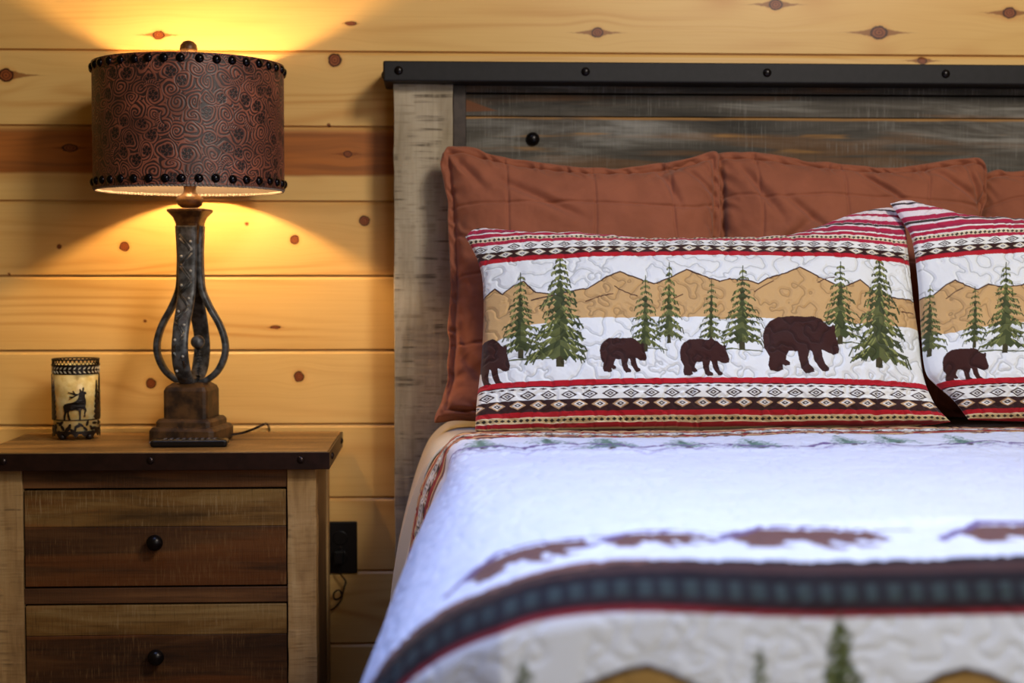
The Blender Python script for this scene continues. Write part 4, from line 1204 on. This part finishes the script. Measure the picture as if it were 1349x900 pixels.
# ------------------------------------------------------------------ candle holder
CX, CY, CZ = -.7897, -.145, .6728
ch = empty('candle_holder', (CX, CY, CZ), (0, 0, R(11)))
tag(ch, 'cream glass candle holder with dark metal elk cutout on the left of the nightstand', 'candle holder')
GR = .0475
obj('glass_cylinder', lathe([(.001, .017), (GR, .017), (GR, .160), (GR - .003, .160), (GR - .003, .021), (.001, .021)], 64), M['glass'], ch, smooth=False)
gl = [c for c in ch.children][-1]
gl.data.polygons.foreach_set('use_smooth', [abs(p.normal.z) < .5 for p in gl.data.polygons])
def cylmap(bm, r, mid=-PI / 2):
    for v in bm.verts:
        x, z = v.co.x, v.co.z
        a = mid + x / r
        v.co = Vector((r * math.cos(a), r * math.sin(a), z))
def cutout(name, polys, r, m, parent, cuts=3, thick=.0022):
    bm = bmesh.new()
    for poly in polys:
        vs = [bm.verts.new((x, 0, z)) for x, z in poly]
        for tri in tessellate_polygon([[Vector((x, z, 0)) for x, z in poly]]):
            try: bm.faces.new([vs[i] for i in tri])
            except ValueError: pass
    if cuts: bmesh.ops.subdivide_edges(bm, edges=[e for e in bm.edges if e.calc_length() > .006], cuts=cuts)
    cylmap(bm, r)
    o = obj(name, bm, m, parent)
    for p in o.data.polygons:
        pass
    so = o.modifiers.new('t', 'SOLIDIFY'); so.thickness = thick; so.offset = 0
    return o
def ring_band(r0, r1, z0, z1, n=72):
    return lathe([(r0, z0), (r0, z1), (r1, z1), (r1, z0)], n, close=True)
RB = GR + .0012
rim = bmesh.new()
lathe([(RB, .1395), (RB, .1565), (RB + .0022, .1575), (RB + .0022, .1605), (RB - .003, .1605), (RB - .003, .1395)], 72, bm=rim, close=True)
rb = obj('rim_band', rim, M['candleiron'], ch, smooth=False)
# open lattice crown above the band
cr = bmesh.new()
lathe([(RB + .0015, .1695), (RB + .0015, .1725), (RB - .0015, .1725), (RB - .0015, .1695)], 72, bm=cr, close=True)
for k in range(34):
    a = 2 * PI * k / 34
    for s in (-1, 1):
        tube([((RB) * math.cos(a), RB * math.sin(a), .1600), (RB * math.cos(a + s * .12), RB * math.sin(a + s * .12), .1700)], .0013, 6, cr)
obj('lattice_crown', cr, M['candleiron'], ch)
lf = []
for k in range(30):
    x = (k - 15) * (2 * PI * RB / 30)
    for s, zc in ((1, .1530), (-1, .1450)):
        d = .0044
        ax = (.75, .66 * s)
        q = [(x - d * ax[0], zc - d * ax[1]), (x - d * .1 + .0012, zc - .0012 * s), (x + d * ax[0], zc + d * ax[1]), (x - .0014, zc + .0014 * s)]
        lf.append(q)
cutout('leaf_trim', lf, RB + .0008, M['candleleaf'], rb, 0, .0014)
# base: lower ring, upper wire, foliage between
bs = bmesh.new()
lathe([(RB + .001, .0125), (RB + .001, .0185), (RB - .004, .0185), (RB - .004, .0125)], 72, bm=bs, close=True)
lathe([(RB + .0012, .0415), (RB + .0012, .0435), (RB - .001, .0435), (RB - .001, .0415)], 72, bm=bs, close=True)
bsr = obj('base_band', bs, M['candleiron'], ch)
rg = random.Random(9); fo = []
for k in range(46):
    x = (k - 23) * (2 * PI * RB / 46) + rg.uniform(-.002, .002); z = rg.uniform(.020, .036); a = rg.uniform(0, PI); L = rg.uniform(.005, .0085); w = L * .42
    fo.append([(x + L * math.cos(t) * math.cos(a) - w * math.sin(t) * math.sin(a), z + L * math.cos(t) * math.sin(a) + w * math.sin(t) * math.cos(a)) for t in np.linspace(0, 2 * PI, 11)[:-1]])
for k in range(16):
    x = (k - 8) * (2 * PI * RB / 16)
    fo.append([(x - .007, .0128), (x, .007 if k % 2 else .0045), (x + .007, .0128), (x, .0200)])
cutout('foliage_band', fo, RB + .0002, M['candleiron'], bsr, 1)
# the antlered animal, facing right
EK = [(262, 500), (272, 482), (300, 474), (340, 466), (362, 455), (378, 436), (386, 412), (384, 404), (374, 412), (360, 420), (334, 436), (308, 446), (310, 440), (330, 430), (312, 426), (314, 420), (342, 420), (352, 414), (330, 402), (304, 392), (304, 386), (330, 392), (346, 396), (336, 378), (344, 376), (358, 398), (376, 402), (388, 394), (392, 376), (388, 366), (394, 362), (402, 374), (404, 386), (412, 372), (414, 354), (422, 350), (424, 366), (418, 382), (436, 388), (442, 394), (440, 404), (428, 408), (430, 428), (438, 452), (438, 480), (432, 504), (440, 520), (442, 536), (432, 548), (432, 580), (422, 582), (416, 576), (424, 570), (424, 546), (430, 532), (420, 522), (404, 524), (398, 536), (396, 606), (384, 606), (386, 570), (382, 530), (360, 526), (330, 532), (312, 530), (306, 550), (316, 590), (322, 608), (308, 608), (296, 570), (294, 540), (286, 552), (278, 580), (278, 604), (266, 604), (266, 570), (272, 546), (266, 524)]
elk = [((x - 355) / 6 / 604 * 1.0, .0425 + (606 - y) / 6 / 604) for x, y in EK]
cutout('elk_cutout', [elk], RB + .0015, M['candleiron'], ch, 2)
tp = []
def sil_tree(x, z0, h, w):
    L = [(x - .001, z0)]
    n = 7
    left = []; right = []
    for i in range(n):
        t = i / n
        ww = w * (1 - t) + .001
        z = z0 + h * (.08 + .9 * t)
        left += [(x - ww, z), (x - ww * .45, z + h * .07)]
        right += [(x + ww, z), (x + ww * .45, z + h * .07)]
    return [(x - .0012, z0)] + left + [(x, z0 + h)] + right[::-1] + [(x + .0012, z0)]
for a, h, w in ((-84, .098, .013), (-66, .085, .009), (62, .085, .009), (80, .098, .013), (125, .09, .01), (-125, .09, .01), (160, .08, .009), (-160, .08, .009)):
    tp.append(sil_tree(R(a) * RB, .042, h, w))
cutout('pine_cutouts', tp, RB + .001, M['candleiron'], ch, 1)
ft = lathe([(.001, 0), (.005, .0008), (.0075, .004), (.008, .0075), (.0065, .011), (.004, .013), (.0035, .015), (.001, .0155)], 18)
bmesh.ops.recalc_face_normals(ft, faces=ft.faces)
fme = bpy.data.meshes.new('ball_foot'); ft.to_mesh(fme); ft.free(); fme.materials.append(M['candleiron'])
fme.polygons.foreach_set('use_smooth', [True] * len(fme.polygons))
for a in (-130, -50, 50, 130):
    q = bpy.data.objects.new('ball_foot', fme); COL.objects.link(q); q.parent = ch
    q.location = (.043 * math.cos(R(a)), .043 * math.sin(R(a)), 0)

# ------------------------------------------------------------------ light
def area(name, loc, target, size, power, color, sy=None):
    l = bpy.data.lights.new(name, 'AREA'); l.energy = power; l.color = color
    l.shape = 'RECTANGLE'; l.size = size; l.size_y = sy or size
    o = bpy.data.objects.new(name, l); COL.objects.link(o); o.location = loc
    o.rotation_euler = (Vector(target) - Vector(loc)).to_track_quat('-Z', 'Y').to_euler()
    return o
area('ceiling_light', (1.3, -2.9, 2.7), (.45, -.05, 1.15), .55, 53, (1.0, .93, .82))
dl = area('bed_cool_fill', (-.35, -1.72, 2.6), (.45, -1.66, .7), 1.0, 17, (.34, .49, 1.0))  # unseen cool light added above the bed to turn upward faces bluish
dl.data.spread = R(88)
area('front_fill', (1.3, -4.2, 1.9), (.5, -1.0, .8), 1.6, 23, (.97, 1.0, .92))  # unseen fill added behind the camera, brightens bed front, headboard and pillows
w = bpy.data.worlds.new('room_ambient'); scene.world = w; w.use_nodes = True
bg = w.node_tree.nodes['Background']; bg.inputs[0].default_value = (1.0, .62, .18, 1); bg.inputs[1].default_value = .09

# ------------------------------------------------------------------ camera
cam = bpy.data.cameras.new('camera'); co = bpy.data.objects.new('camera', cam); COL.objects.link(co)
co.location = (0, -3.45, 1.02)
co.rotation_euler = (R(90 - 2.43), 0, R(-2.62))
cam.sensor_width = 36; cam.lens = 2000 * 36 / 1349
cam.dof.use_dof = True; cam.dof.focus_distance = 2.92; cam.dof.aperture_fstop = 2.2
cam.clip_start = .05
scene.camera = co

scene.view_settings.view_transform = 'Standard'
scene.view_settings.look = 'None'
scene.view_settings.gamma = 1
scene.view_settings.exposure = 0.0
scene.view_settings.use_curve_mapping = False
scene.cycles.use_denoising = True
scene.cycles.max_bounces = 8
scene.cycles.sample_clamp_indirect = 6.0
